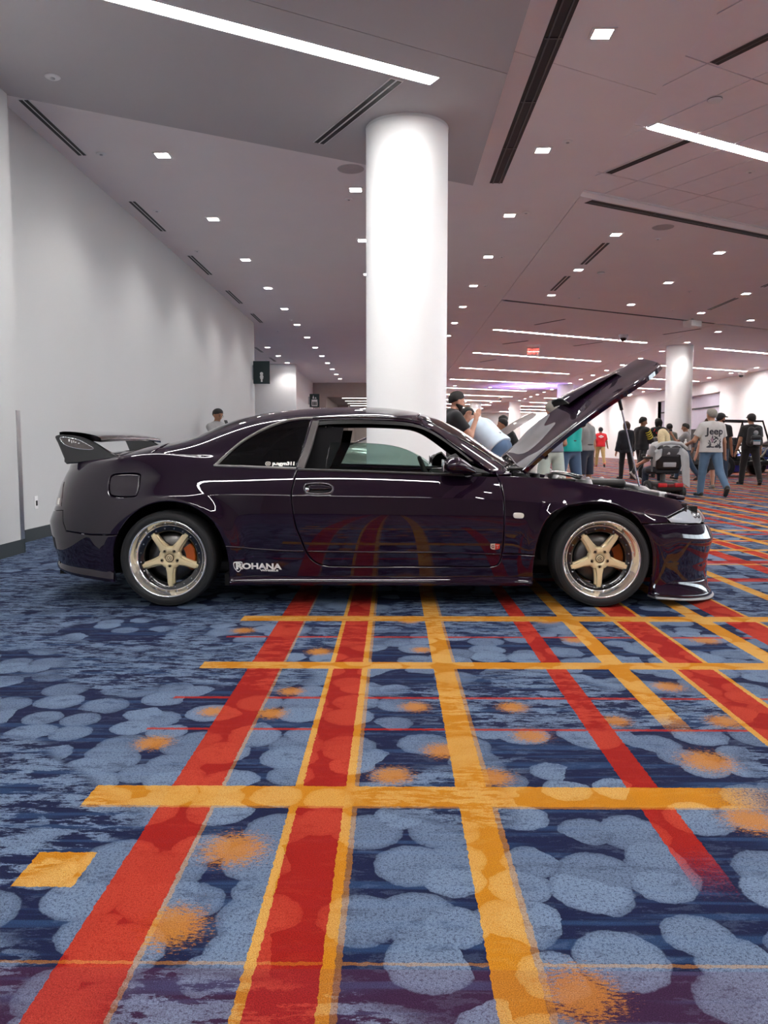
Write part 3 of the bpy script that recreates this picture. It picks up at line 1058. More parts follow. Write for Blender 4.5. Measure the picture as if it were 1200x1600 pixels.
def UV(pts):
    """picture points on the near flank -> surface coordinates"""
    T = np.asarray(pts, float).reshape(-1, 2)
    q = np.zeros((len(T), 2))
    for k, t in enumerate(T):
        i = int(np.argmin(((_gpx - t) ** 2).sum(-1) + np.where(_vis, 0, 1e6)))
        q[k] = (_gu[i], _gv[i])
    live = np.ones(len(T), bool)
    e = 1e-3
    for _ in range(8):
        p0 = project(S(q[:, 0], q[:, 1]))
        ju = (project(S(q[:, 0] + e, q[:, 1])) - p0) / e
        jv = (project(S(q[:, 0], q[:, 1] - e)) - p0) / -e
        det = ju[:, 0] * jv[:, 1] - ju[:, 1] * jv[:, 0]
        live &= np.abs(det) > 50
        r = T - p0
        d_ = np.where(live, det, 1.0)
        st = np.stack([(r[:, 0] * jv[:, 1] - r[:, 1] * jv[:, 0]) / d_, (ju[:, 0] * r[:, 1] - ju[:, 1] * r[:, 0]) / d_], 1)
        q = q + np.clip(st, -.05, .05) * live[:, None]
        q[:, 1] = np.clip(q[:, 1], 0, 1.77)
    return [(float(a_), float(b_)) for a_, b_ in q]


def uv(px, py):
    return UV([(px, py)])[0]


def smooth_line(pts, n=8, closed=False):
    """Catmull-Rom through picture points"""
    out = []
    m = len(pts)
    for i in range(m if closed else m - 1):
        p = [np.array(pts[(i + k) % m if closed else min(max(i + k, 0), m - 1)], float) for k in (-1, 0, 1, 2)]
        for t in np.arange(n) / n:
            out.append(tuple(.5 * (2 * p[1] + (p[2] - p[0]) * t + (2 * p[0] - 5 * p[1] + 4 * p[2] - p[3]) * t * t + (3 * p[1] - p[0] - 3 * p[2] + p[3]) * t ** 3)))
    if not closed:
        out.append(tuple(pts[-1]))
    return out


def resample(poly, step=.02):
    out = []
    for i in range(len(poly)):
        a, b = np.array(poly[i]), np.array(poly[(i + 1) % len(poly)])
        n = max(1, int(math.ceil(np.linalg.norm(b - a) / step)))
        out += [a + (b - a) * k / n for k in range(n) if np.linalg.norm(b - a) > 1e-6]
    keep = [out[0]]
    for q in out[1:]:
        if np.linalg.norm(q - keep[-1]) > .002:
            keep.append(q)
    return np.array(keep)


def inside(P, poly):
    x0, y0 = poly[:, 0], poly[:, 1]
    x1, y1 = np.roll(x0, -1), np.roll(y0, -1)
    dy = np.where(y1 == y0, 1.0, y1 - y0)
    out = np.zeros(len(P), bool)
    for i in range(0, len(P), 4000):
        x, y = P[i:i + 4000, :1], P[i:i + 4000, 1:]
        hit = ((y0 > y) != (y1 > y)) & (x < (x1 - x0) * (y - y0) / dy + x0)
        out[i:i + 4000] = hit.sum(1) % 2 == 1
    return out


def far_from(P, loops, d):
    """which points keep a distance from densely sampled outlines"""
    from mathutils.kdtree import KDTree
    R = np.concatenate(loops)
    kd = KDTree(len(R))
    for i, q in enumerate(R):
        kd.insert((q[0], q[1], 0), i)
    kd.balance()
    return np.array([kd.find((q[0], q[1], 0))[2] > d for q in P], bool)


def inset(poly, d):
    """shift a polygon's outline inwards by d"""
    ar = .5 * np.sum(poly[:, 0] * np.roll(poly[:, 1], -1) - np.roll(poly[:, 0], -1) * poly[:, 1])
    t = np.roll(poly, -1, 0) - np.roll(poly, 1, 0)
    t /= np.maximum(np.linalg.norm(t, axis=1, keepdims=True), 1e-9)
    nrm = np.stack([-t[:, 1], t[:, 0]], 1) * (1 if ar > 0 else -1)
    return poly + nrm * d


def skin(outline, holes=(), step=(.032, .026), gap=.0025, edge=.004, flange=.022, lift=0.0, mirror=True, crease=True, center=False, fn=None, fnn=None):
    """mesh arrays of a panel cut from the body surface, with rolled edges and a folded-in flange"""
    F, FN = fn or S, fnn or Snorm
    loops = [inset(resample(outline), gap)] + [inset(resample(h), -gap) for h in holes]
    rings = [inset(loops[0], edge * 1.5)] + [inset(h, -edge * 1.5) for h in loops[1:]]
    lo, hi = loops[0].min(0), loops[0].max(0)
    gu = np.arange(lo[0], hi[0], step[0])
    gv = np.arange(lo[1], hi[1], step[1])
    if crease and lo[1] < VK[NC] < hi[1]:
        gv = np.sort(np.concatenate([gv[np.abs(gv - VK[NC]) > .012], [VK[NC], VK[NC] - .007, VK[NC] + .007]]))
    A, B = np.meshgrid(gu, gv, indexing='ij')
    P = np.stack([A.ravel(), B.ravel()], 1)
    m = inside(P, loops[0])
    for h in loops[1:]:
        m &= ~inside(P, h)
    P = P[m]
    if len(P):
        P = P[far_from(P, loops, .019)]
    pts, edges, role = [], [], []
    role_of = lambda i: i < len(role) and role[i] == 1
    for r, ring in zip(loops, rings):
        n0 = len(pts)
        pts += [tuple(q) for q in r]
        role += [1] * len(r)
        edges += [(n0 + i, n0 + (i + 1) % len(r)) for i in range(len(r))]
        pts += [tuple(q) for q in ring]
        role += [0] * len(ring)
    pts += [tuple(q) for q in P]
    vs, es, fs, ov, oe, of = delaunay_2d_cdt([Vector(q) for q in pts], edges, [], 0, 1e-6, True)
    Q = np.array([(q.x, q.y) for q in vs])
    cen = np.array([Q[list(f)].mean(0) for f in fs])
    k = inside(cen, loops[0])
    for h in loops[1:]:
        k &= ~inside(cen, h)
    fs = [tuple(f) for f, q in zip(fs, k) if q]
    # outline vertices of the result
    on_edge = np.array([any(role_of(i) for i in o) for o in ov], bool)
    p3, n3 = F(Q[:, 0], Q[:, 1]), FN(Q[:, 0], Q[:, 1])
    p3 = p3 + n3 * lift
    # outward direction at the edge, within the surface
    V, FA = [], []
    p3e = np.where(on_edge[:, None], p3 - n3 * edge, p3)
    cnt = {}
    for f in fs:
        for a, b in zip(f, f[1:] + f[:1]):
            cnt[(min(a, b), max(a, b))] = cnt.get((min(a, b), max(a, b)), 0) + 1
    flip = False
    f0 = fs[len(fs) // 2]
    if np.dot(np.cross(p3[f0[1]] - p3[f0[0]], p3[f0[2]] - p3[f0[0]]), n3[f0[0]]) < 0:
        fs = [f[::-1] for f in fs]
    bnd = []
    for f in fs:
        for a, b in zip(f, f[1:] + f[:1]):
            if cnt[(min(a, b), max(a, b))] == 1 and not (center and Q[a, 1] > 1.765 and Q[b, 1] > 1.765):
                bnd.append((a, b))
    out = np.zeros_like(p3)
    for a, b in bnd:
        d = np.cross(p3[b] - p3[a], n3[a])
        d /= max(np.linalg.norm(d), 1e-9)
        out[a] += d
        out[b] += d
    nn = n3.copy()
    ob = np.linalg.norm(out, axis=1) > 1e-6
    out[ob] /= np.linalg.norm(out[ob], axis=1, keepdims=True)
    nn[ob] = n3[ob] + out[ob] * 1.1
    nn /= np.linalg.norm(nn, axis=1, keepdims=True)
    verts = list(p3e)
    norms = list(nn)
    faces = list(fs)
    if flange > 0:
        mp = {}
        for a, b in bnd:
            for q in (a, b):
                if q not in mp:
                    mp[q] = (len(verts), len(verts) + 1)
                    verts += [p3e[q], p3e[q] - n3[q] * flange]
                    norms += [out[q], out[q]]
        for a, b in bnd:
            faces.append((mp[b][0], mp[a][0], mp[a][1], mp[b][1]))
    verts, norms = np.array(verts), np.array(norms)
    if center:                                # both halves in one panel
        n = len(verts)
        w = verts.copy()
        w[:, 1] = 2 * YC - w[:, 1]
        q = norms.copy()
        q[:, 1] *= -1
        verts, norms = np.concatenate([verts, w]), np.concatenate([norms, q])
        faces = faces + [tuple(i + n for i in f[::-1]) for f in faces]
    return verts, norms, faces


def skin_mesh(name, arr, flip_y=False):
    verts, norms, faces = arr
    verts = verts - CAR0
    if flip_y:
        verts, norms = verts * (1, -1, 1), norms * (1, -1, 1)
        faces = [f[::-1] for f in faces]
    me = bpy.data.meshes.new(name)
    me.from_pydata([tuple(q) for q in verts], [], faces)
    me.polygons.foreach_set('use_smooth', [True] * len(me.polygons))
    me.normals_split_custom_set_from_vertices([tuple(q) for q in norms])
    return me


def body_part(name, outline, m, parent, holes=(), both=True, **kw):
    arr = skin(outline, holes, **kw)
    o = link(name, skin_mesh(name, arr), m, parent)
    if both and not kw.get('center'):
        link(name, skin_mesh(name, arr, True), m, parent)
    return o


# ---- paint and trim
def paint_material():
    m = mat('purple_pearl_paint', (.0085, .0017, .0105), .5, coat=1.0, coat_rough=.004, var=.05, vscale=300, spec=.04)
    m.node_tree.nodes['Principled BSDF'].inputs['Coat IOR'].default_value = 1.62
    return m


M_paint = paint_material()
M_gblack = mat('gloss_black', (.008, .008, .009), .12, coat=1.0)
M_rubber = mat('tyre_rubber', (.017, .018, .020), .62, bump=.1, bscale=200)
M_plast = mat('black_plastic', (.018, .018, .019), .45)
M_trimgrey = mat('window_trim', (.16, .15, .15), .35, metal=.6)
M_pillar = mat('pillar_cover', (.10, .09, .09), .42)
M_chrome = mat('polished_lip', (.95, .955, .97), .085, metal=.84, var=.02)
M_gold = mat('champagne_gold', (.84, .70, .42), .33, metal=.2, coat=.6, var=.04)
M_interior = mat('cabin_cloth', (.012, .012, .014), .9)
M_seat = mat('seat_cloth', (.022, .022, .026), .85, bump=.3, bscale=200)
M_under = mat('underbody', (.006, .006, .006), .9)


M_glass_dark = glass_mat('smoked_glass', (.035, .04, .045), 1.3)
M_glass_door = glass_mat('green_tinted_glass', (.50, .62, .58), 1.1)
M_glass_ws = glass_mat('windscreen_glass', (.36, .40, .38), 1.6)
M_glass_clear = glass_mat('clear_lens', (.93, .95, .96), 1.5)

car = thing('sports_coupe', 'dark purple two-door sports coupe with open hood and gold five-spoke wheels', 'car', tuple(CAR0))

# picture outlines of the shut lines
rear_arch = [(180, 906), (178, 862), (184, 836), (199, 812), (220, 795), (243, 786), (267, 784), (290, 788), (313, 799), (330, 813), (342, 831), (351, 853), (357, 880), (358, 912)]
front_arch = [(834, 912), (833, 894), (836, 868), (842, 840), (856, 810), (880, 793), (905, 786), (930, 784), (952, 786), (980, 796), (1001, 818), (1014, 842), (1019, 867), (1018, 908), (1017, 929)]
door_rear = [(464, 737), (459, 751), (455, 770), (456, 789), (462, 822), (470, 842), (478, 861), (488, 875), (500, 882), (515, 885)]
door_front = [(766, 886), (778, 882), (784, 868), (787, 840), (788, 803), (787, 780), (783, 760), (777, 744)]
V0 = .0
u_at = lambda px, py: uv(px, py)[0]
ra = UV(smooth_line(rear_arch, 4))
fa = UV(smooth_line(front_arch, 4))
drr = UV(smooth_line(door_rear, 4))
drf = UV(smooth_line(door_front, 4))
VB = VK[5]
# door
belt = lambda u0, u1, v, n=20: [(u0 + (u1 - u0) * k / n, v) for k in range(n + 1)]
door_top = [(a, VB - .012) for a, _ in belt(drf[-1][0], drr[0][0], 0)]
drr_ = [q for q in drr if q[1] < VB - .014]
drf_ = [q for q in drf if q[1] < VB - .014]
handle = UV(smooth_line([(475, 763), (480, 756), (500, 755), (514, 757), (520, 763), (515, 770), (497, 772), (480, 770)], 4, True))
door_o = drr_ + drf_ + door_top
body_part('door', door_o, M_paint, car, holes=[handle])
door_ob = [o for o in car.children if o.name.startswith('door')]
# front fender
split_u = UV([(1001, 819), (1020, 818), (1045, 817)])
fender_top_u1 = u_at(1079, 789)
lamp_o = UV(smooth_line([(1043, 808), (1060, 799), (1078, 790), (1090, 788), (1098, 797), (1102, 812)], 3)) + UV([(1100, 816), (1075, 818), (1052, 817)])
fend = [(drf[-1][0] + .0, VB)] + [q for q in drf[::-1] if q[1] < VB - .002 and q[1] > uv(785, 866)[1]] + UV([(785, 866), (810, 866)])
i0 = min(range(len(fa)), key=lambda i: abs(fa[i][1] - uv(836, 868)[1]) + (9 if i > len(fa) / 2 else 0))
i1 = min(range(len(fa)), key=lambda i: abs(fa[i][1] - split_u[0][1]) + (9 if i < len(fa) / 2 else 0))
fend += fa[i0:i1 + 1] + split_u[1:] + UV(smooth_line([(1043, 808), (1060, 799), (1079, 789)], 3))
fe_end = fend[-1]
fend += [(fe_end[0] + (drf[-1][0] - fe_end[0]) * k / 24, fe_end[1] + (VB - fe_end[1]) * min(1, k / 3)) for k in range(1, 24)]
body_part('front_fender', fend, M_paint, car)
# shell: quarter, sill, roof and pillars
u_glass_r = -1.50                            # foot of the rear glass
bump_split = UV([(98, 797), (103, 830), (140, 836)])
j0 = min(range(len(ra)), key=lambda i: abs(ra[i][1] - uv(184, 836)[1]) + (9 if i > len(ra) / 2 else 0))
sill = [q for q in drr]                      # rear door edge, top to bottom
U_REAR = XA - LR * .985
taillight_v0, taillight_v1 = uv(92, 791)[1], uv(100, 752)[1]
qtr_win = UV(smooth_line([(339, 726), (352, 714), (375, 695), (400, 679), (425, 667), (450, 659), (474, 655.5), (485, 655.5)], 4)) + UV([(478, 680), (462, 730.5)]) + UV([(420, 729.5), (380, 728)])
win_front = UV(smooth_line([(776, 740), (740, 716), (715, 698), (690, 680), (672, 669), (655, 662), (635, 658), (600, 656), (560, 655), (520, 655.5), (497, 656.5)], 3))
A_base = uv(777, 743)
ws_edge = UV(smooth_line([(797, 737), (770, 717), (740, 698), (712, 682), (685, 667), (662, 655), (652, 651)], 3))
# outline of the shell: sill and quarter, then A pillar foot, windscreen edge, roof front, centre line, rear glass, deck
shell_full = [(U_REAR, uv(90, 797)[1]), (XA - LR * .7, uv(90, 797)[1])] + bump_split + ra[j0:]
shell_full += [(ra[-1][0] + .02, .0), (fa[0][0] - .02, .0)] + [q for q in fa[:i0 + 1] if q[1] > .01]
shell_full += UV([(810, 866), (786, 866)]) + [(drf[-1][0] + .004, VB)]
shell_full += [(A_base[0] + .02, VB + .01), (ws_edge[0][0] + .012, ws_edge[0][1] - .05)] + ws_edge
u_ws_top = ws_edge[-1][0]
shell_full += [(u_ws_top + .045 * math.sin(t * math.pi / 2), ws_edge[-1][1] + (1.77 - ws_edge[-1][1]) * t) for t in (.25, .5, .75, 1.0)]
RG_TOP = -.93
shell_full += [(RG_TOP, 1.77), (RG_TOP + .01, 1.5), (RG_TOP + .03, 1.30)]
rg_edge = UV(smooth_line([(392, 655), (370, 661), (345, 670), (315, 682), (285, 692), (250, 700)], 3))
shell_full += rg_edge + [(u_glass_r, 1.24), (u_glass_r - .02, VK[7] + .03), (u_glass_r - .05, VK[6] + .05), (XA - .25, VK[6] + .02), (XA - LR * .5, VK[6] + .01), (XA - LR * .80, VK[6] - .02), (U_REAR, VK[6] - .03)]
door_hole = [q for q in drr if q[1] < VB] + [q for q in drf if q[1] < VB] + [(drf[-1][0] - .004, VB + .01)] + win_front + UV([(488, 680), (470, 731)])
tail_hole = UV([(93, 752), (101, 753), (97, 791), (88, 790)])
fuel = UV(smooth_line([(171, 752), (177, 742), (200, 740), (217, 741), (219, 746), (215, 770), (207, 776), (180, 776), (171, 770)], 4, True))
body_part('body_shell', shell_full, M_paint, car, holes=[door_hole, qtr_win, fuel], center=True)
body_part('fuel_flap', fuel, M_paint, car, both=False, gap=.003)
# boot lid
deck = [(U_REAR, VK[6] - .03), (U_REAR, 1.77), (u_glass_r - .03, 1.77), (u_glass_r - .02, 1.5), (u_glass_r - .01, 1.25), (u_glass_r - .03, VK[7] + .03), (u_glass_r - .06, VK[6] + .05), (XA - .25, VK[6] + .02), (XA - LR * .5, VK[6] + .01), (XA - LR * .80, VK[6] - .02)]
body_part('boot_lid', deck, M_paint, car, center=True)
rg = rg_edge + [(u_glass_r, 1.24), (u_glass_r - .005, 1.4), (u_glass_r - .02, 1.77), (RG_TOP, 1.77), (RG_TOP + .01, 1.5), (RG_TOP + .03, 1.30)]
body_part('rear_window', rg, M_glass_dark, car, center=True, lift=-.003, flange=0)
ws = ws_edge + [(u_ws_top + .045 * math.sin(t * math.pi / 2), ws_edge[-1][1] + (1.77 - ws_edge[-1][1]) * t) for t in (.25, .5, .75, 1.0)] + [(.90, 1.77), (.88, 1.55), (.82, 1.38)]
body_part('windshield', ws, M_glass_ws, car, center=True, lift=-.003, flange=0)
body_part('quarter_window', qtr_win, M_glass_dark, car, lift=-.004, flange=0)
# bumpers
rb = [(U_REAR, 0.0), (U_REAR, uv(90, 797)[1]), (XA - LR * .7, uv(90, 797)[1])] + bump_split + ra[:j0 + 1][::-1] + [(ra[0][0], .0)]
body_part('rear_bumper', rb, M_paint, car)
fb = split_u + UV([(1075, 819), (1100, 818)]) + [(XB + LF * .62, uv(1106, 822)[1]), (XB + LF * .985, uv(1106, 822)[1]), (XB + LF * .985, 0.0), (fa[-1][0], 0.0)] + fa[i1:][::-1]
body_part('front_bumper', fb, M_paint, car)
# ------------------------------------------------------------------ the coupe: everything that is not a body panel
def loc(P):
    return np.asarray(P) - CAR0


def ribbon(name, line, w, m, parent, lift=.004, mirror=True, closed=False, step=.02):
    """raised moulding that follows a line on the body"""
    L = [np.array(line[0])]
    pts = list(line) + ([line[0]] if closed else [])
    for a, b in zip(pts, pts[1:]):
        a, b = np.array(a), np.array(b)
        n = max(1, int(np.linalg.norm(b - a) / step))
        L += [a + (b - a) * (k + 1) / n for k in range(n)]
    if closed:
        L = L[:-1]
    L = np.array(L)
    t = (np.roll(L, -1, 0) - np.roll(L, 1, 0)) if closed else np.gradient(L, axis=0)
    t /= np.maximum(np.linalg.norm(t, axis=1, keepdims=True), 1e-9)
    pr = np.stack([-t[:, 1], t[:, 0]], 1)
    rows = []
    for o, h in ((-.5, -.004), (-.45, lift * .8), (-.2, lift * 1.15), (.2, lift * 1.15), (.45, lift * .8), (.5, -.004)):
        q = L + pr * o * w
        q[:, 1] = np.clip(q[:, 1], 0, 1.77)
        rows.append(S(q[:, 0], q[:, 1]) + Snorm(q[:, 0], q[:, 1]) * h)
    n, R = len(L), len(rows)
    V = np.concatenate(rows)
    F = []
    for r in range(R - 1):
        for i in range(n if closed else n - 1):
            j = (i + 1) % n
            F.append((r * n + i, r * n + j, (r + 1) * n + j, (r + 1) * n + i))
    out = None
    for sgn in ((1, -1) if mirror else (1,)):
        W = loc(V) * (1, sgn, 1)
        o = MB().add(W, F if sgn > 0 else [f[::-1] for f in F], True).build(name, m, parent)
        out = out or o
    return out


def sweep(name, us, section, m, parent, v=0.0, both=True, join=False):
    """profile of (outward, up) pairs carried along the foot of the body"""
    us = np.asarray(us, float)
    P, N = S(us, np.full(len(us), v)), Snorm(us, np.full(len(us), max(v, .01)))
    N[:, 2] = 0
    N /= np.maximum(np.linalg.norm(N, axis=1, keepdims=True), 1e-9)
    V, F = [], []
    for i in range(len(us)):
        sec = section(i / (len(us) - 1)) if callable(section) else section
        for o, h in sec:
            V.append(P[i] + N[i] * o + (0, 0, h))
    k = len(sec)
    for i in range(len(us) - 1):
        for j in range(k - 1):
            F.append((i * k + j, (i + 1) * k + j, (i + 1) * k + j + 1, i * k + j + 1))
    F += [tuple(range(k))[::-1], tuple((len(us) - 1) * k + j for j in range(k))]
    for sgn in (1, -1):
        W = loc(np.array(V)) * (1, sgn, 1)
        MB().add(W, F if sgn > 0 else [f[::-1] for f in F], True).build(name, m, parent)


def decal_fn(me, u0, v0, lift=.0018, sx=1.0):
    """lay a flat mesh (x along the car, y up) on the near flank"""
    n = len(me.vertices)
    c = np.empty(n * 3)
    me.vertices.foreach_get('co', c)
    c = c.reshape(-1, 3)
    u, v = u0 + c[:, 0] * sx, v0 + c[:, 1]
    P = S(u, v) + Snorm(u, v) * (lift + c[:, 2:3])
    me.vertices.foreach_set('co', loc(P).ravel())
    me.update()
    return me


def flat_mesh(name, polys, step=.02, z=0.0):
    m = MB()
    for p in polys:
        m.add([(a, b, z) for a, b in p], [tuple(range(len(p)))])
    return m.mesh(name)


# ---- wheels
def make_wheel():
    w = MB()
    w.lathe([(.205, -.052), (.172, -.050), (.168, -.035), (.172, .10), (.225, .112), (.238, .105), (.215, .09), (.19, .02), (.20, -.045), (.205, -.052)], 64, axis='Y')
    root = w.build('wheel', mat('barrel_gloss_black', (.010, .010, .011), .14, coat=1.0))
    t = MB()
    t.lathe([(.232, .10), (.25, .122), (.28, .122), (.298, .108), (.303, .085), (.303, -.085), (.2985, -.106), (.288, -.118), (.272, -.1235), (.256, -.121), (.248, -.114), (.243, -.106), (.238, -.09)], 80, axis='Y')
    t.build('tyre', M_rubber, root)
    g = MB()
    for r, y in ((.292, -.1165), (.262, -.1235), (.252, -.1195)):
        g.lathe([(r - .0022, y + .001), (r, y - .0022), (r + .0022, y + .001)], 80, axis='Y')
    g.build('sidewall_bead', M_rubber, root)
    lp = MB()
    lp.lathe([(.238, -.088), (.2445, -.100), (.2475, -.109), (.2455, -.1145), (.240, -.116), (.2355, -.112), (.2325, -.104), (.227, -.094), (.2195, -.078), (.2125, -.062), (.2065, -.052), (.202, -.051)], 96, axis='Y')
    lp.build('polished_lip', M_chrome, root)
    # rivets round the black ring
    for k in range(20):
        a = 2 * math.pi * (k + .5) / 20
        b = MB()
        b.lathe([(0, -.0585), (.0042, -.0575), (.0048, -.05)], 6, (.188 * math.cos(a), 0, .188 * math.sin(a)), 'Y')
        b.build('rim_bolt', M_steel, root)
    # hub and five spokes
    hb = MB()
    hb.lathe([(0, -.060), (.034, -.060), (.036, -.064), (.060, -.064), (.070, -.058), (.074, -.045), (.074, -.02), (0, -.02)], 48, axis='Y')
    hb.build('hub', M_gold, root)
    sec = [(.045, .036, .029), (.075, .032, .022), (.10, .0265, .0175), (.14, .0245, .0160), (.178, .0225, .0150), (.186, .0205, .013)]
    for k in range(5):
        a = -math.pi / 2 + 2 * math.pi * k / 5
        ca, sa = math.cos(a), math.sin(a)
        q = MB()
        V, F = [], []
        for i, (r, wb, wt) in enumerate(sec):
            yt = -.063 + (.012 if i == len(sec) - 1 else 0) - .004 * math.sin(math.pi * min(1, i / 4))
            prof = [(-wb, -.018), (-wb, -.040), (-wb + .004, -.046), (-wt, -.048), (-wt + .003, yt), (-wt * .45, yt - .0015), (wt * .45, yt - .0015), (wt - .003, yt), (wt, -.048), (wb - .004, -.046), (wb, -.040), (wb, -.018)]
            for s_, y in prof:
                V.append((r * ca - s_ * sa, y, r * sa + s_ * ca))
        n = len(prof)
        for i in range(len(sec) - 1):
            for j in range(n):
                F.append((i * n + j, i * n + (j + 1) % n, (i + 1) * n + (j + 1) % n, (i + 1) * n + j))
        F.append(tuple((len(sec) - 1) * n + j for j in range(n)))
        q.add(V, F, False)
        o = q.build('spoke', M_gold, root)
        b = MB()
        cx, cz = .053 * ca, .053 * sa
        b.lathe([(.0125, -.0655), (.0105, -.0660), (.0100, -.062)], 16, (cx, 0, cz), 'Y', smooth=False)
        b.lathe([(0, -.0700), (.0068, -.0700), (.0085, -.067), (.0085, -.06)], 6, (cx, 0, cz), 'Y', smooth=False)
        b.build('lug_nut', mat('dark_nut', (.05, .04, .03), .35, metal=.8), root)
    cp = MB()
    cp.lathe([(0, -.0695), (.020, -.0695), (.0225, -.068), (.0225, -.062)], 32, axis='Y')
    cp.build('centre_cap', M_gold, root)
    cr = MB()
    cr.lathe([(.0225, -.066), (.0265, -.0665), (.0268, -.064)], 32, axis='Y')
    cr.lathe([(.0125, -.0697), (.0140, -.0702), (.0155, -.0697)], 32, axis='Y')
    for s_ in (-1, 1):
        cr.tube([(s_ * .008, -.0702, -.006), (0, -.0702, s_ * .004), (-s_ * .006, -.0702, .008)], .0014, 6)
    cr.build('cap_ring', mat('cap_dark', (.035, .026, .015), .4, metal=.3), root)
    d = MB()
    d.lathe([(.072, .0), (.150, .0), (.152, .004), (.152, .022), (.072, .026)], 64, axis='Y')
    d.build('brake_disc', mat('brake_iron', (.14, .135, .13), .35, metal=1.0, var=.2, vscale=40), root)
    return root


wheel = make_wheel()
RW, FWX, WZ = -1.415, 1.311, .3035
M_cal = mat('orange_caliper', (.42, .085, .012), .35, coat=.4)
for i, (x, sgn) in enumerate(((RW, 1), (FWX, 1), (RW, -1), (FWX, -1))):
    o = wheel if i == 0 else copy_tree(wheel)
    o.parent = car
    o.location = (x - CAR0[0], -.75 * sgn, WZ)
    if sgn < 0:
        o.rotation_euler = (0, 0, math.pi)
    s_ = 1
    c = MB()
    a0, a1 = (-.55, .62)
    if sgn < 0:
        a0, a1 = math.pi - a1, math.pi - a0
    c.lathe([(.098, -.030), (.150, -.030), (.160, -.022), (.160, .035), (.098, .035), (.098, -.030)], 14, axis='Y', a0=a0, a1=a1, smooth=False)
    c.build('brake_caliper', M_cal, o)

# ---- wheel wells, floor pan
for x in (RW, FWX):
    for sgn in (1, -1):
        b = MB()
        b.lathe([(.365, -.775), (.365, -.48), (0.02, -.48)], 24, (x - CAR0[0], 0, .325), 'Y', a0=-.12, a1=math.pi + .12)
        b.v = [(a, q * sgn, z) for a, q, z in b.v]
        b.build('wheel_well', M_under, car)
pan = MB().box(-1.02, .92, -.80, .80, .125, .20).box(-2.15, -1.78, -.62, .62, .17, .30).box(-1.9, 2.05, -.46, .46, .15, .24).box(1.72, 2.0, -.5, .5, .13, .2)
pan.build('floor_pan', M_under, car)
MB().tube([(-2.28, .45, .22), (-1.6, .45, .2)], .05, 16).build('exhaust_pipe', M_steel, car)

# ---- side skirts, front lip, rear valance
u0, u1 = uv(359, 905)[0], uv(832, 905)[0]


def skirt_sec(t):
    e = max(0, 1 - min(t, 1 - t) / .16)
    f = .010 * (3 * e * e - 2 * e ** 3)
    return [(-.05, .055), (.004, .057), (.016 + f, .049), (.026 + f * 1.4, .030), (.031 + f * 1.2, .010), (.026 + f, .0), (.0, -.006), (-.08, -.006)]


sweep('side_skirt', np.linspace(u0, u1, 60), skirt_sec, M_paint, car)
uf = np.linspace(fa[-1][0] + .005, XB + LF * .985, 40)
sweep('front_lip', uf, [(-.02, .115), (.004, .117), (.008, .095), (.012, .05), (.032, .022), (.040, .004), (.030, -.004), (-.05, -.004)], M_paint, car)
sweep('front_splitter', uf, [(-.05, -.004), (.044, -.004), (.052, -.010), (.050, -.017), (-.05, -.017)], mat('splitter_edge', (.34, .35, .36), .35, metal=.4), car)
ur_ = np.linspace(XA - LR * .985, ra[0][0] - .004, 36)
sweep('rear_valance', ur_, [(-.02, .075), (.004, .077), (.012, .055), (.022, .03), (.026, .010), (.018, .0), (-.06, .0)], M_paint, car)

# ---- lamps
head = body_part('headlight', lamp_o, M_glass_clear, car, flange=0, gap=.003)
lamp_in = [tuple(q) for q in inset(np.array(lamp_o), .006)]
M_refl = mat('lamp_reflector', (.80, .84, .90), .32, metal=.0, var=.06, vscale=12)
arr = skin(lamp_in, lift=-.018, flange=0)
for fl, par in ((False, 0), (True, 1)):
    hs = [o for o in car.children if o.name.split('.')[0] == 'headlight']
    o = link('reflector', skin_mesh('reflector', arr, fl), M_refl, hs[par])
    cu, cv = np.mean(np.array(lamp_o), 0)
    for du, dv, r in ((-.02, -.005, .028), (.06, -.002, .030)):
        p = loc(S(cu + du, cv + dv)[0] - Snorm(np.array([cu + du]), np.array([cv + dv]))[0] * .03)
        if fl:
            p = p * (1, -1, 1)
        MB().ball(p, r, 16, 10).build('lamp_bowl', M_chrome, hs[par])
mk = [(x, y) for x, y in smooth_line([(802, 803), (805, 801), (815, 801.5), (818.5, 804), (818, 808), (815, 810), (805, 809.5), (802, 807)], 3, True)]
mkuv = UV(mk)
body_part('side_marker', mkuv, mat('marker_lens', (.80, .77, .70), .2, coat=.8), car, gap=0, edge=.002, flange=.006, lift=.006)
tl = UV([(87.5, 790), (92, 757), (97, 750), (101, 752), (98, 772), (96, 791)])
body_part('tail_lamp', tl, mat('tail_lens', (.05, .008, .010), .12, coat=1.0), car, lift=.004, gap=0)
tm = UV([(88, 789), (91, 777), (94.5, 778), (93, 789)])
body_part('tail_marker', tm, mat('clear_marker', (.75, .72, .68), .2, coat=1.0), car, lift=.007, gap=0, flange=.004)
# dark panel between the headlights
gp = [(XB + LF * .64, uv(1106, 822)[1] + .004), (XB + LF * .985, uv(1106, 822)[1] + .004), (XB + LF * .985, VB - .06), (XB + LF * .62, VB - .06)]
body_part('grille', gp, M_gblack, car, lift=-.02)

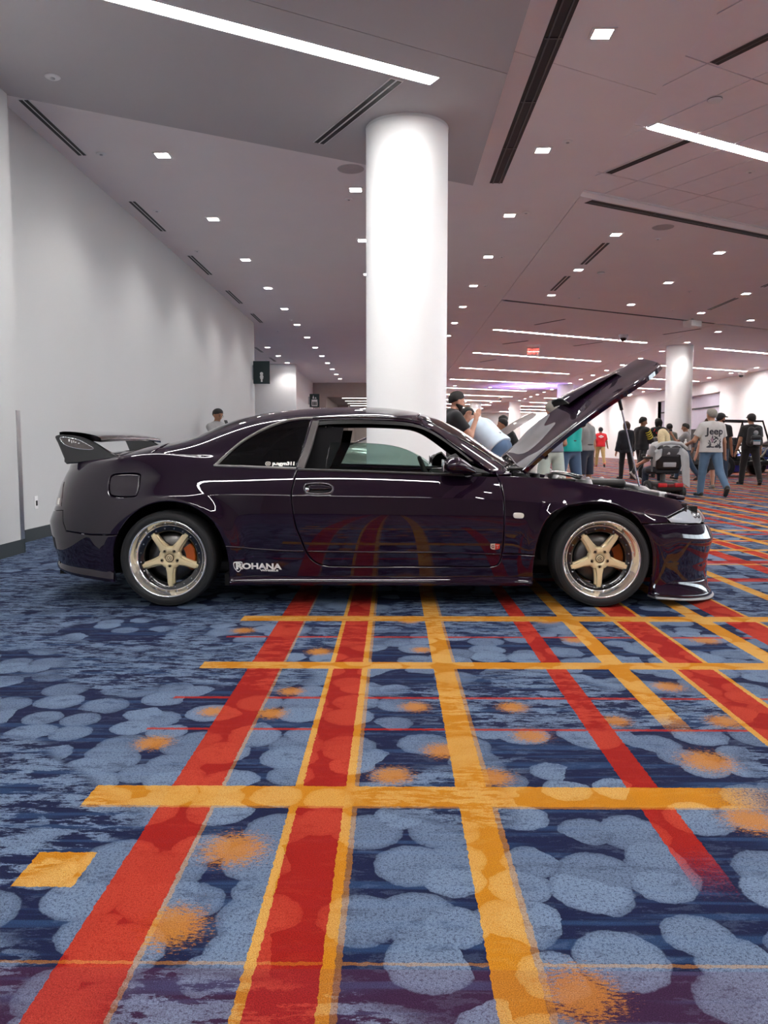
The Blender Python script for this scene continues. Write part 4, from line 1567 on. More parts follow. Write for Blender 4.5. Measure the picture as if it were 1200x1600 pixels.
# ---- window surrounds, pillar covers, belt mouldings
qm = UV(smooth_line([(336, 728), (350, 714), (373, 694), (398, 678), (424, 665.5), (450, 657), (474, 653.8), (489, 653.5)], 4))
ribbon('window_trim', qm, .020, M_trimgrey, car, lift=.006)
ribbon('belt_moulding', UV([(334, 727.5), (380, 729), (420, 730.8), (463, 732.5)]), .017, M_trimgrey, car, lift=.007)
ribbon('belt_moulding', UV([(466, 734), (520, 735.5), (600, 738), (690, 741), (752, 741)]), .016, mat('belt_black', (.05, .05, .05), .3, metal=.3), car, lift=.008)
body_part('pillar_cover', UV([(463, 731), (488.5, 657), (499, 657.5), (490, 690), (475, 733)]), M_pillar, car, lift=.004)
ribbon('drip_moulding', UV(smooth_line([(489, 653), (520, 652), (560, 651.5), (600, 652.5), (635, 655), (655, 659)], 4)), .012, M_gblack, car, lift=.006)
ribbon('door_seal', UV(smooth_line([(497, 661), (520, 659), (560, 658.5), (600, 659.5), (635, 662), (655, 666), (672, 673), (690, 684), (715, 702), (738, 720)], 4)), .030, M_plast, car, lift=-.004)
ribbon('windshield_seal', [(a, b) for a, b in ws_edge], .014, M_gblack, car, lift=.004)
ribbon('rub_strip', UV([(481, 861.5), (560, 862.5), (690, 863.5), (782, 866)]), .012, M_paint, car, lift=.005)
ribbon('rub_strip', UV([(353, 854), (400, 858), (440, 860.5), (474, 861)]), .012, M_paint, car, lift=.005)

# ---- door glass, half wound down
dg = UV([(507, 733), (511, 705), (515, 690)]) + UV(smooth_line([(518, 688), (550, 688.5), (585, 690), (613, 693.5), (638, 700), (662, 712), (688, 731)], 3))
dg += UV([(688, 737), (600, 736), (540, 734)])
body_part('door_glass', dg, M_glass_door, car, lift=-.018, flange=0)

# ---- door handle
ribbon('handle_bezel', handle, .010, mat('bezel', (.09, .08, .09), .2, metal=.8, coat=.8), car, lift=.003, closed=True)
hr = [tuple(q) for q in inset(resample(handle), -.001)]
body_part('handle_recess', hr, M_gblack, car, lift=-.018, flange=0)
hb = UV(smooth_line([(484, 757.5), (500, 757), (513, 759), (518, 763), (505, 764.5), (484, 764)], 3, True))
body_part('handle_pull', hb, M_paint, car, lift=.003, gap=0)
p = loc(S(*uv(480, 765))[0])
for sgn in (1, -1):
    MB().lathe([(0, -.007), (.010, -.006), (.013, .004)], 20, (p[0], 0, p[2]), 'Y').build('key_cylinder', M_chrome, car).location = (0, p[1] * sgn if sgn > 0 else 0, 0)
    if sgn < 0:
        o = [q for q in car.children if q.name.startswith('key_cylinder')][-1]
        o.rotation_euler = (0, 0, math.pi)
        o.location = (2 * p[0], -p[1], 0)

# ---- mirrors
pm = loc(at_y(714, 727, 4.86))
for sgn in (1, -1):
    bm = bmesh.new()
    bmesh.ops.create_uvsphere(bm, u_segments=28, v_segments=18, radius=1)
    for v in bm.verts:
        x, y, z = v.co
        # blunt towards the rear, drawn out and dropping towards the front
        fx = -.085 * abs(x) ** .7 if x < 0 else .125 * x
        k = 1 - .55 * max(0, x) ** 1.5
        v.co = (fx, y * .085 * k, (z * .052 * k) - .045 * max(0, x) ** 1.4)
    vs = [(v.co.x + pm[0], (v.co.y + pm[1]) * 1.0, v.co.z + pm[2]) for v in bm.verts]
    vs = [(a, b * sgn, c) for a, b, c in vs]
    bm.verts.index_update()
    fs = [tuple(v.index for v in f.verts) for f in bm.faces]
    bm.free()
    mo = MB().add(vs, fs if sgn > 0 else [f[::-1] for f in fs], True).build('wing_mirror', M_paint, car)
    MB().tube([(pm[0] + .07, (pm[1] + .03) * sgn, pm[2] - .045), (pm[0] + .09, (pm[1] + .12) * sgn, pm[2] - .06)], [.03, .034], 12).build('mirror_stalk', M_gblack, mo)
    MB().rbox(pm[0] - .090, pm[0] - .082, (pm[1] - .068) * sgn if sgn > 0 else -(pm[1] + .068), (pm[1] + .068) * sgn if sgn > 0 else -(pm[1] - .068), pm[2] - .036, pm[2] + .036, .003).build('mirror_glass', M_chrome, mo)
sail = UV([(694, 735), (694, 722), (702, 712), (712, 708), (765, 739)])
body_part('mirror_sail', sail, M_plast, car, lift=.002, gap=0)

# ---- rear wing
yw = .66
wp = [loc(at_y(u, v, YC - yw)) for u, v in smooth_line([(88, 684), (90, 680.5), (100, 679), (118, 680.5), (133, 684), (148, 691), (162, 700), (176, 708), (192, 716), (170, 719), (140, 721), (106, 725), (102, 716), (97, 704), (92, 692)], 2, True)]
wing = None
plates = []
for sgn in (1, -1):
    m = MB()
    t = .020
    n = len(wp)
    cx, cz = np.mean([q[0] for q in wp]), np.mean([q[2] for q in wp])
    rows = []
    for off, sc_ in ((-t, .93), (-t * .75, 1.0), (t * .75, 1.0), (t, .93)):
        rows.append([(cx + (q[0] - cx) * sc_, sgn * (-yw + off), cz + (q[2] - cz) * sc_) for q in wp])
    V = [q for r in rows for q in r]
    F = [tuple(range(n))[::-1], tuple(range(3 * n, 4 * n))]
    for r in range(3):
        F += [(r * n + i, r * n + (i + 1) % n, (r + 1) * n + (i + 1) % n, (r + 1) * n + i) for i in range(n)]
    if sgn < 0:
        F = [f[::-1] for f in F]
    ar = sum(wp[i][0] * wp[(i + 1) % n][2] - wp[(i + 1) % n][0] * wp[i][2] for i in range(n))
    if ar > 0:
        F = [f[::-1] for f in F]
    m.add(V, F, False)
    plates.append(m.build('spoiler_endplate', M_gblack, car))
le, te = loc(at_y(158, 689, YC - yw)), loc(at_y(93, 679, YC - yw))
ch = le - te
af = []
for k in range(13):
    s_ = k / 12
    af.append((s_, .012 + .075 * math.sqrt(1 - s_ * .999) * s_ ** .7 * .55))
prof = [(s_, h) for s_, h in af] + [(s_, -.012 - .012 * s_ * (1 - s_)) for s_, _ in af[::-1]]
V, F = [], []
NS = 15
for i in range(NS):
    y = -yw + 2 * yw * i / (NS - 1)
    bow = .028 * (1 - (y / yw) ** 2)
    for s_, h in prof:
        V.append((te[0] + ch[0] * s_ + bow * s_, y, te[2] + ch[2] * s_ + h + bow * .45 + .004))
n = len(prof)
for i in range(NS - 1):
    for j in range(n):
        F.append((i * n + j, (i + 1) * n + j, (i + 1) * n + (j + 1) % n, i * n + (j + 1) % n))
MB().add(V, [f[::-1] for f in F], True).build('spoiler_blade', M_gblack, car)
# lower deck spoiler lip between the end plates
V, F = [], []
base = loc(at_y(190, 716, YC - yw))
for i in range(NS):
    y = -yw + 2 * yw * i / (NS - 1)
    for dx, dz in ((.02, -.02), (-.02, .022), (-.09, .030), (-.16, .022), (-.20, -.02)):
        V.append((base[0] + dx - .02, y, base[2] + dz + .02 * (1 - (y / yw) ** 2)))
for i in range(NS - 1):
    for j in range(4):
        F.append((i * 5 + j, i * 5 + j + 1, (i + 1) * 5 + j + 1, (i + 1) * 5 + j))
MB().add(V, F, True).build('spoiler_foot', M_gblack, car)
# oval inset with worn lettering on the end plate
ov = [loc(at_y(u, v, YC - yw - .0215)) for u, v in smooth_line([(94, 684), (104, 683.5), (122, 687), (138, 695), (146, 700.5), (140, 702.5), (122, 701), (106, 697), (97, 691)], 4, True)]
m = MB().add([tuple(q) for q in ov], [tuple(range(len(ov)))])
if (np.cross(ov[1] - ov[0], ov[4] - ov[0]))[1] > 0:
    m.f = [f[::-1] for f in m.f]
oi = m.build('oval_inset', mat('carbon_inset', (.10, .085, .08), .25, coat=1.0, var=.3, vscale=60), plates[0])
MB().tube([tuple(q) for q in ov], .0022, 6, closed=True).build('oval_rim', M_chrome, oi if 0 else plates[0])
m = MB()
for u, v, a, b in ((108, 688, 2.6, 4), (112, 690, 1.2, 4.5), (115, 690, 1.0, 3.5), (118, 691, 2.4, 1.6), (123, 692.5, 2.5, 1.3)):
    q = loc(at_y(u, v, YC - yw - .023))
    m.box(q[0] - a * .002, q[0] + a * .002, q[1], q[1] + .001, q[2] - b * .002, q[2] + b * .002)
m.build('worn_lettering', mat('decal_white', (.85, .84, .80), .5), plates[0])

# ---- hood, swung up about its rear edge
HX, HZ, HANG = .80, .875, math.radians(45.2)
ca, sa = math.cos(HANG), math.sin(HANG)


def Hs(u, v):
    p = S(u, v)
    # carry the closed hood square to the centre line before tilting it
    x, z = p[:, 0] - HX, p[:, 2] - HZ
    bul = .018 * np.exp(-((YC - p[:, 1]) / .30) ** 4) * np.clip((x - .05) / .25, 0, 1)
    z = z + bul
    return np.stack([HX + x * ca - z * sa, p[:, 1], HZ + x * sa + z * ca], -1)


def Hn(u, v, e=.004):
    du = Hs(u + e, v) - Hs(u - e, v)
    dv = Hs(u, np.minimum(v + e, 1.77)) - Hs(u, np.maximum(v - e, 0))
    n = np.cross(du, dv)
    return n / np.maximum(np.linalg.norm(n, axis=-1, keepdims=True), 1e-9)


hv0 = VB + .035
hood_o = [(.80, hv0 + .03), (.86, hv0)] + [(.86 + (XB + .30 - .86) * k / 10, hv0) for k in range(1, 11)] + [(XB + .52, hv0 + .03), (XB + .66, hv0 + .12), (XB + .735, 1.2), (XB + .77, 1.5), (XB + .775, 1.77), (.875, 1.77), (.855, 1.5), (.82, 1.25)]
arr = skin(hood_o, center=True, fn=Hs, fnn=Hn, flange=.03)
hood = link('hood', skin_mesh('hood', arr), M_paint, car)
arr2 = skin(hood_o, center=True, fn=Hs, fnn=Hn, flange=0, lift=-.026, step=(.08, .08), gap=.014)
un = skin_mesh('hood_liner', arr2)
un.flip_normals()
link('hood_liner', un, mat('hood_underside', (.012, .008, .014), .5), hood)
for k in range(3):                           # stamped braces on the underside
    a = .98 + k * .32
    uu = np.full(9, a)
    vv = np.linspace(hv0 + .12, 1.74, 9)
    P = Hs(uu, vv) - Hn(uu, vv) * .034
    L = [tuple(loc(q)) for q in P]
    MB().tube(L + [(a_, -b_, c_) for a_, b_, c_ in L[::-1]], .016, 8).build('brace', M_paint, hood)
# scoop on the crown of the hood
def on_hood(px, py, Y):
    """closed-hood x of a picture point at depth Y"""
    q = at_y(px, py, Y) - (HX, 0, HZ)
    return HX + q[0] * ca + q[2] * sa


sx0, sx1 = on_hood(872, 628, YC), on_hood(958, 590, YC)
V, F = [], []
NU, NV_ = 12, 13
for i in range(NU):
    t = i / (NU - 1)
    x = sx0 + (sx1 - sx0) * t
    hgt = .058 * (1 - t) ** .75
    for j in range(NV_):
        w = -1 + 2 * j / (NV_ - 1)
        y = w * .24
        zc = float(zk[9](x)) - HZ + .018
        h = hgt * max(0, 1 - w ** 4) ** .5 + (-.004)
        X_, Z_ = x - HX, zc + h
        V.append((HX + X_ * ca - Z_ * sa - CAR0[0], y, HZ + X_ * sa + Z_ * ca))
for i in range(NU - 1):
    for j in range(NV_ - 1):
        F.append((i * NV_ + j, (i + 1) * NV_ + j, (i + 1) * NV_ + j + 1, i * NV_ + j + 1))
so = MB().add(V, F, True).build('hood_scoop', M_paint, hood)
MB().add([V[j] for j in range(NV_)], [tuple(range(NV_))]).build('scoop_mouth', M_under, hood)
ribl = [V[j] for j in range(NV_)]
MB().tube(ribl, .005, 8).build('scoop_lip', M_plast, hood)
# side vent with slats near the foot of the hood
for sgn in (1, -1):
    for k in range(5):
        a0 = .98 + .062 * k
        uu = np.linspace(a0, a0 + .05, 4)
        pts = []
        for o_, h_ in ((.22, .001), (.235, .008), (.30, .009), (.315, .001)):
            vv = np.full(4, hv0 + o_ * .62)
            pts.append(loc(Hs(uu, vv) + Hn(uu, vv) * h_))
        V = np.concatenate(pts) * (1, sgn, 1)
        F = [(r * 4 + i, r * 4 + i + 1, (r + 1) * 4 + i + 1, (r + 1) * 4 + i) for r in range(3) for i in range(3)]
        MB().add(V, F if sgn > 0 else [f[::-1] for f in F], True).build('vent_slat', M_gblack if k > 2 else M_chrome if k == 0 else M_trimgrey, hood)
# prop rod
Yp = YC - .50
top, bot = loc(at_y(966, 618, Yp)), loc(at_y(999, 760, Yp))
mid_ = bot + (top - bot) * .86
MB().tube([tuple(bot), tuple(mid_)], .0055, 10).build('prop_rod', mat('rod_steel', (.62, .64, .72), .25, metal=.9), car)
MB().tube([tuple(mid_ - (top - bot) * .02), tuple(top)], .011, 10).build('prop_grip', M_plast, car)

# ---- engine bay
bay = MB()
bay.box(.86, 2.02, -.66, .66, .24, .30).box(.82, .86, -.68, .68, .24, .84)
bay.box(1.98, 2.04, -.62, .62, .24, .62)
for s_ in (-1, 1):
    bay.box(.86, 1.95, s_ * .66 - .015, s_ * .66 + .015, .24, .64)
bay.build('engine_bay', M_under, car)
M_alu = mat('cast_aluminium', (.45, .45, .46), .38, metal=.9, var=.2, vscale=15)
MB().rbox(1.02, 1.72, -.20, .12, .34, .72, .03).build('engine_block', M_plast, car)
e_ = MB()
for y in (-.15, .01):
    e_.rbox(1.04, 1.70, y - .055, y + .055, .72, .775, .02)
e_.build('cam_cover', mat('cam_cover_black', (.02, .019, .019), .4), car)
pl = MB()
for k in range(6):
    pl.tube([(1.10 + .105 * k, .08, .72), (1.10 + .105 * k, .18, .76), (1.10 + .105 * k, .28, .70)], .022, 10)
pl.build('intake_runner', M_alu, car)
MB().tube([(1.06, .30, .71), (1.68, .30, .71)], .05, 16).build('intake_plenum', M_alu, car)
MB().tube([(1.68, .3, .71), (1.82, .26, .70), (1.90, .05, .68), (1.90, -.3, .62)], .038, 14).build('intake_pipe', M_alu, car)
for s_ in (-1, 1):
    MB().lathe([(0, .10), (.05, .10), (.06, .07), (.10, .05), (.12, 0)], 24, (1.32, s_ * .52, .69)).build('strut_tower', M_alu, car)
MB().tube([(1.32, -.52, .80), (1.30, -.2, .81), (1.30, .2, .81), (1.32, .52, .80)], .016, 10).build('strut_brace', M_chrome, car)
MB().rbox(.90, 1.10, -.62, -.42, .64, .80, .02).build('fluid_tank', mat('tank_plastic', (.62, .60, .54), .45), car)
MB().lathe([(0, .03), (.028, .03), (.03, 0)], 16, (1.0, -.52, .80)).build('tank_cap', M_plast, car)
MB().rbox(.90, 1.12, .36, .60, .60, .80, .02).build('battery_box', M_plast, car)
MB().rbox(1.86, 1.92, -.40, .40, .36, .70, .012).build('radiator', M_alu, car)
MB().rbox(1.90, 1.96, -.62, .62, .66, .69, .01).build('slam_panel', M_paint, car)
for k, (a, b_, c_) in enumerate(((1.2, -.58, .74), (1.45, -.56, .72), (1.62, -.5, .70))):
    MB().tube([(a - .15, b_ + .02, c_ - .03), (a, b_ - .01, c_ + .02), (a + .12, b_ + .03, c_ - .02)], .017, 8).build('hose', M_plast, car)
MB().rbox(.80, .90, -.66, .66, .855, .875, .008).build('cowl_panel', M_plast, car)
for y in (-.35, .25):
    MB().tube([(.86, y, .885), (.80, y - .25, .93), (.77, y - .5, .945)], .006, 6).build('wiper', M_plast, car)

# ---- cabin
MB().box(-1.30, .72, -.68, .68, .20, .26).box(.60, .78, -.70, .70, .24, .80).box(-1.36, -1.28, -.66, .66, .2, .9).box(-1.95, -1.30, -.62, .62, .86, .90).build('cabin_tub', M_interior, car)
MB().rbox(.34, .78, -.70, .70, .66, .83, .04).build('dashboard', M_interior, car)
for sgn in (1, -1):
    MB().box(-.56, .70, -sgn * .755 - .012, -sgn * .755 + .012, .26, .80).build('door_card', M_interior, car)


def seat(y):
    s_ = MB()
    s_.rbox(-.42, .10, y - .24, y + .24, .30, .46, .06, seg=3)
    o = s_.build('seat', M_seat, car)
    B = Matrix.Translation((-.36, y, .40)) @ Matrix.Rotation(math.radians(-22), 4, 'Y')
    MB().rbox(-.07, .07, -.23, .23, 0, .56, .06, B, 3).build('backrest', M_seat, o)
    MB().rbox(-.05, .05, -.12, .12, .56, .70, .045, B, 3).build('headrest', M_seat, o)


seat(-.36)
seat(.36)
MB().rbox(-1.25, -.80, -.60, .60, .32, .48, .06, None, 3).rbox(-1.32, -1.15, -.60, .60, .45, .88, .06, None, 3).build('rear_bench', M_seat, car)
st = MB()
W = Matrix.Translation((.30, -.36, .77)) @ Matrix.Rotation(math.radians(68), 4, 'Y')
st.tube([W @ Vector((.175 * math.cos(t), .175 * math.sin(t), 0)) for t in [2 * math.pi * k / 28 for k in range(28)]], .014, 8, closed=True)
for t in (0, 2.2, 4.1):
    st.tube([W @ Vector((0, 0, 0)), W @ Vector((.17 * math.cos(t), .17 * math.sin(t), 0))], .012, 6)
st.tube([W @ Vector((0, 0, .0)), W @ Vector((0, 0, -.22))], .03, 8)
st.build('steering_wheel', M_plast, car)
rl = [(RG_TOP + .06, 1.16), (u_ws_top - .03, 1.18), (u_ws_top, 1.77), (RG_TOP + .06, 1.77)]
hl = skin_mesh('headliner', skin(rl, center=True, flange=0, lift=-.02, step=(.08, .08)))
hl.flip_normals()
link('headliner', hl, M_interior, car)
for sgn in (1, -1):                          # inner side of the rear pillars
    P = [loc(S(*q)[0] - Snorm(np.array([q[0]]), np.array([q[1]]))[0] * .05) * (1, sgn, 1) for q in UV([(464, 732), (490, 660), (536, 661), (530, 690), (508, 732)])]
    MB().prism([(q[0], q[2]) for q in P], -P[0][1] - .02 if 0 else 0, .03, Matrix(((1, 0, 0, 0), (0, 0, 1, P[2][1] + (0 if sgn > 0 else -.03)), (0, 1, 0, 0), (0, 0, 0, 1)))).build('pillar_lining', M_interior, car)

# ---- lettering and badges
M_dec = mat('decal_white', (.85, .84, .80), .5)
u0, v0 = uv(408, 886.5)
me = decal_fn(text_mesh('OHANA', .052, bold=.0022, sx=1.28, align='LEFT'), u0 - .118, v0 + .006)
link('lettering', me, M_dec, car)
me = decal_fn(text_mesh('WHEELS', .016, bold=.0008, sx=1.9, align='LEFT'), u0 - .005, v0 - .020)
link('lettering', me, M_dec, car)
shield = smooth_line([(-.026, .030), (0, .034), (.026, .030), (.026, .0), (.014, -.022), (0, -.034), (-.014, -.022), (-.026, .0)], 3, True)
ring = []
for k in range(len(shield)):
    a, b = shield[k], shield[(k + 1) % len(shield)]
    ring.append([a, b, (b[0] * .84, b[1] * .84), (a[0] * .84, a[1] * .84)])
link('shield_emblem', decal_fn(flat_mesh('shield_emblem', ring), u0 - .143, v0 + .004), M_dec, car)
me = decal_fn(text_mesh('R', .056, bold=.003, sx=1.15), u0 - .138, v0 + .008)
link('lettering', me, M_dec, car)
u0, v0 = uv(441, 724.5)
me = decal_fn(text_mesh('p.ngyn311', .036, bold=.0022, align='CENTER', sx=.98), u0 + .010, v0, lift=.001)
link('lettering', me, M_dec, car)
sq = []
for R_, r_ in ((.0155, .0122),):
    o1 = smooth_line([(-R_, -R_ * .5), (-R_, R_ * .5), (-R_ * .5, R_), (R_ * .5, R_), (R_, R_ * .5), (R_, -R_ * .5), (R_ * .5, -R_), (-R_ * .5, -R_)], 2, True)
    k_ = r_ / R_
    sq += [[a, b, (b[0] * k_, b[1] * k_), (a[0] * k_, a[1] * k_)] for a, b in zip(o1, o1[1:] + o1[:1])]
c1 = [(.0078 * math.cos(t), .0078 * math.sin(t)) for t in [2 * math.pi * k / 16 for k in range(16)]]
sq += [[a, b, (b[0] * .6, b[1] * .6), (a[0] * .6, a[1] * .6)] for a, b in zip(c1, c1[1:] + c1[:1])]
link('camera_icon', decal_fn(flat_mesh('camera_icon', sq), u0 - .090, v0 - .001, lift=.001), M_dec, car)
u0, v0 = uv(773.5, 854)
half = [(-.029, .017), (0, .019), (0, -.019), (-.018, -.017), (-.029, -.010)]
bz = link('badge', decal_fn(flat_mesh('badge', [half]), u0, v0, lift=.004), mat('badge_silver', (.66, .60, .52), .3, metal=.5), car)
link('badge_field', decal_fn(flat_mesh('badge_field', [[(-x, y) for x, y in half][::-1]]), u0, v0, lift=.004), mat('badge_red', (.55, .03, .015), .3, coat=.6), bz)
link('lettering', decal_fn(text_mesh('G', .025, bold=.001), u0 - .0145, v0, lift=.005), mat('badge_dark', (.12, .03, .03), .4), bz)
link('lettering', decal_fn(text_mesh('T', .025, bold=.001), u0 + .0145, v0, lift=.005), mat('badge_silver', (.66, .60, .52), .3, metal=.5), bz)
# ------------------------------------------------------------------ figures: smooth-blended volumes turned into one skin
def sdf_mesh(prims, res, k=.03, cuts=()):
    """prims: (a, b, ra, rb[, cut list]) round cones; cuts: (point, normal) half-spaces kept on the inner side"""
    A = np.array([p[0] for p in prims], float)
    B = np.array([p[1] for p in prims], float)
    R = np.array([max(p[2], p[3]) for p in prims])
    pad = k + 2 * res
    lo = np.minimum(A, B).min(0) - R.max() - pad
    hi = np.maximum(A, B).max(0) + R.max() + pad
    n = np.ceil((hi - lo) / res).astype(int) + 1
    f = np.full(n, .5, np.float32)
    ax = [lo[i] + res * np.arange(n[i]) for i in range(3)]
    for p in prims:
        a, b, ra, rb = np.array(p[0], float), np.array(p[1], float), p[2], p[3]
        l = np.maximum(np.floor((np.minimum(a, b) - max(ra, rb) - pad - lo) / res).astype(int), 0)
        h = np.minimum(np.ceil((np.maximum(a, b) + max(ra, rb) + pad - lo) / res).astype(int) + 1, n)
        sl = tuple(slice(l[i], h[i]) for i in range(3))
        X = ax[0][sl[0]][:, None, None]
        Y = ax[1][sl[1]][None, :, None]
        Z = ax[2][sl[2]][None, None, :]
        ba = b - a
        L2 = max(ba @ ba, 1e-9)
        t = np.clip(((X - a[0]) * ba[0] + (Y - a[1]) * ba[1] + (Z - a[2]) * ba[2]) / L2, 0, 1)
        d = np.sqrt((X - a[0] - t * ba[0]) ** 2 + (Y - a[1] - t * ba[1]) ** 2 + (Z - a[2] - t * ba[2]) ** 2) - (ra + (rb - ra) * t)
        for c, m in (p[4] if len(p) > 4 else ()):
            d = np.maximum(d, (X - c[0]) * m[0] + (Y - c[1]) * m[1] + (Z - c[2]) * m[2])
        g = f[sl]
        hh = np.clip(.5 + .5 * (g - d) / k, 0, 1)
        f[sl] = g + (d - g) * hh - k * hh * (1 - hh)
    if cuts:
        X, Y, Z = ax[0][:, None, None], ax[1][None, :, None], ax[2][None, None, :]
        for c, m in cuts:
            f = np.maximum(f, (X - c[0]) * m[0] + (Y - c[1]) * m[1] + (Z - c[2]) * m[2])
    # surface nets
    s = f < 0
    corner = [(i, j, q) for i in (0, 1) for j in (0, 1) for q in (0, 1)]
    sub = lambda g, c: g[c[0]:n[0] - 1 + c[0], c[1]:n[1] - 1 + c[1], c[2]:n[2] - 1 + c[2]]
    cnt = sum(sub(s, c).astype(np.int8) for c in corner)
    act = (cnt > 0) & (cnt < 8)
    idx = -np.ones(act.shape, int)
    cells = np.argwhere(act)
    idx[act] = np.arange(len(cells))
    acc = np.zeros((len(cells), 3))
    num = np.zeros(len(cells))
    cv = {c: f[cells[:, 0] + c[0], cells[:, 1] + c[1], cells[:, 2] + c[2]] for c in corner}
    for c in corner:
        for d in range(3):
            if c[d] == 0:
                e = list(c)
                e[d] = 1
                e = tuple(e)
                a_, b_ = cv[c], cv[e]
                hit = (a_ < 0) != (b_ < 0)
                t = np.where(hit, a_ / np.where(a_ == b_, 1, a_ - b_), 0)
                P = np.tile(np.array(c, float), (len(cells), 1))
                P[:, d] += t
                acc[hit] += P[hit]
                num[hit] += 1
    V = lo + res * (cells + acc / np.maximum(num, 1)[:, None])
    F = []
    for d in range(3):
        u, w = [(1, 2), (2, 0), (0, 1)][d]
        sl0 = [slice(1, m - 1) for m in n]
        sl1 = [slice(1, m - 1) for m in n]
        sl0[d] = slice(0, n[d] - 1)
        sl1[d] = slice(1, n[d])
        a_, b_ = s[tuple(sl0)], s[tuple(sl1)]
        for sgn in (True, False):
            E = np.argwhere((a_ != b_) & (a_ == sgn))
            E = E + [0 if i == d else 1 for i in range(3)]
            q = []
            for du, dw in ((1, 1), (0, 1), (0, 0), (1, 0)):
                g = E.copy()
                g[:, u] -= du
                g[:, w] -= dw
                q.append(idx[g[:, 0], g[:, 1], g[:, 2]])
            q = np.stack(q, 1)
            F.append(q if sgn else q[:, ::-1])
    return V, np.concatenate(F)


def sdf_part(name, prims, m, parent, res=.012, k=.03, cuts=()):
    V, F = sdf_mesh(prims, res, k, cuts)
    me = bpy.data.meshes.new(name)
    me.from_pydata(V.tolist(), [], F.tolist())
    me.polygons.foreach_set('use_smooth', [True] * len(me.polygons))
    me.update()
    return link(name, me, m, parent)


def nrm(v):
    v = np.asarray(v, float)
    return v / max(np.linalg.norm(v), 1e-9)


def cloth(name, c, rough=.85, **kw):
    return mat(name, c, rough, bump=.25, bscale=120, var=.12, vscale=9, sheen=.2, **kw)


SKIN = {'fair': (.56, .30, .21), 'tan': (.42, .21, .13), 'olive': (.34, .17, .10), 'brown': (.17, .08, .05)}


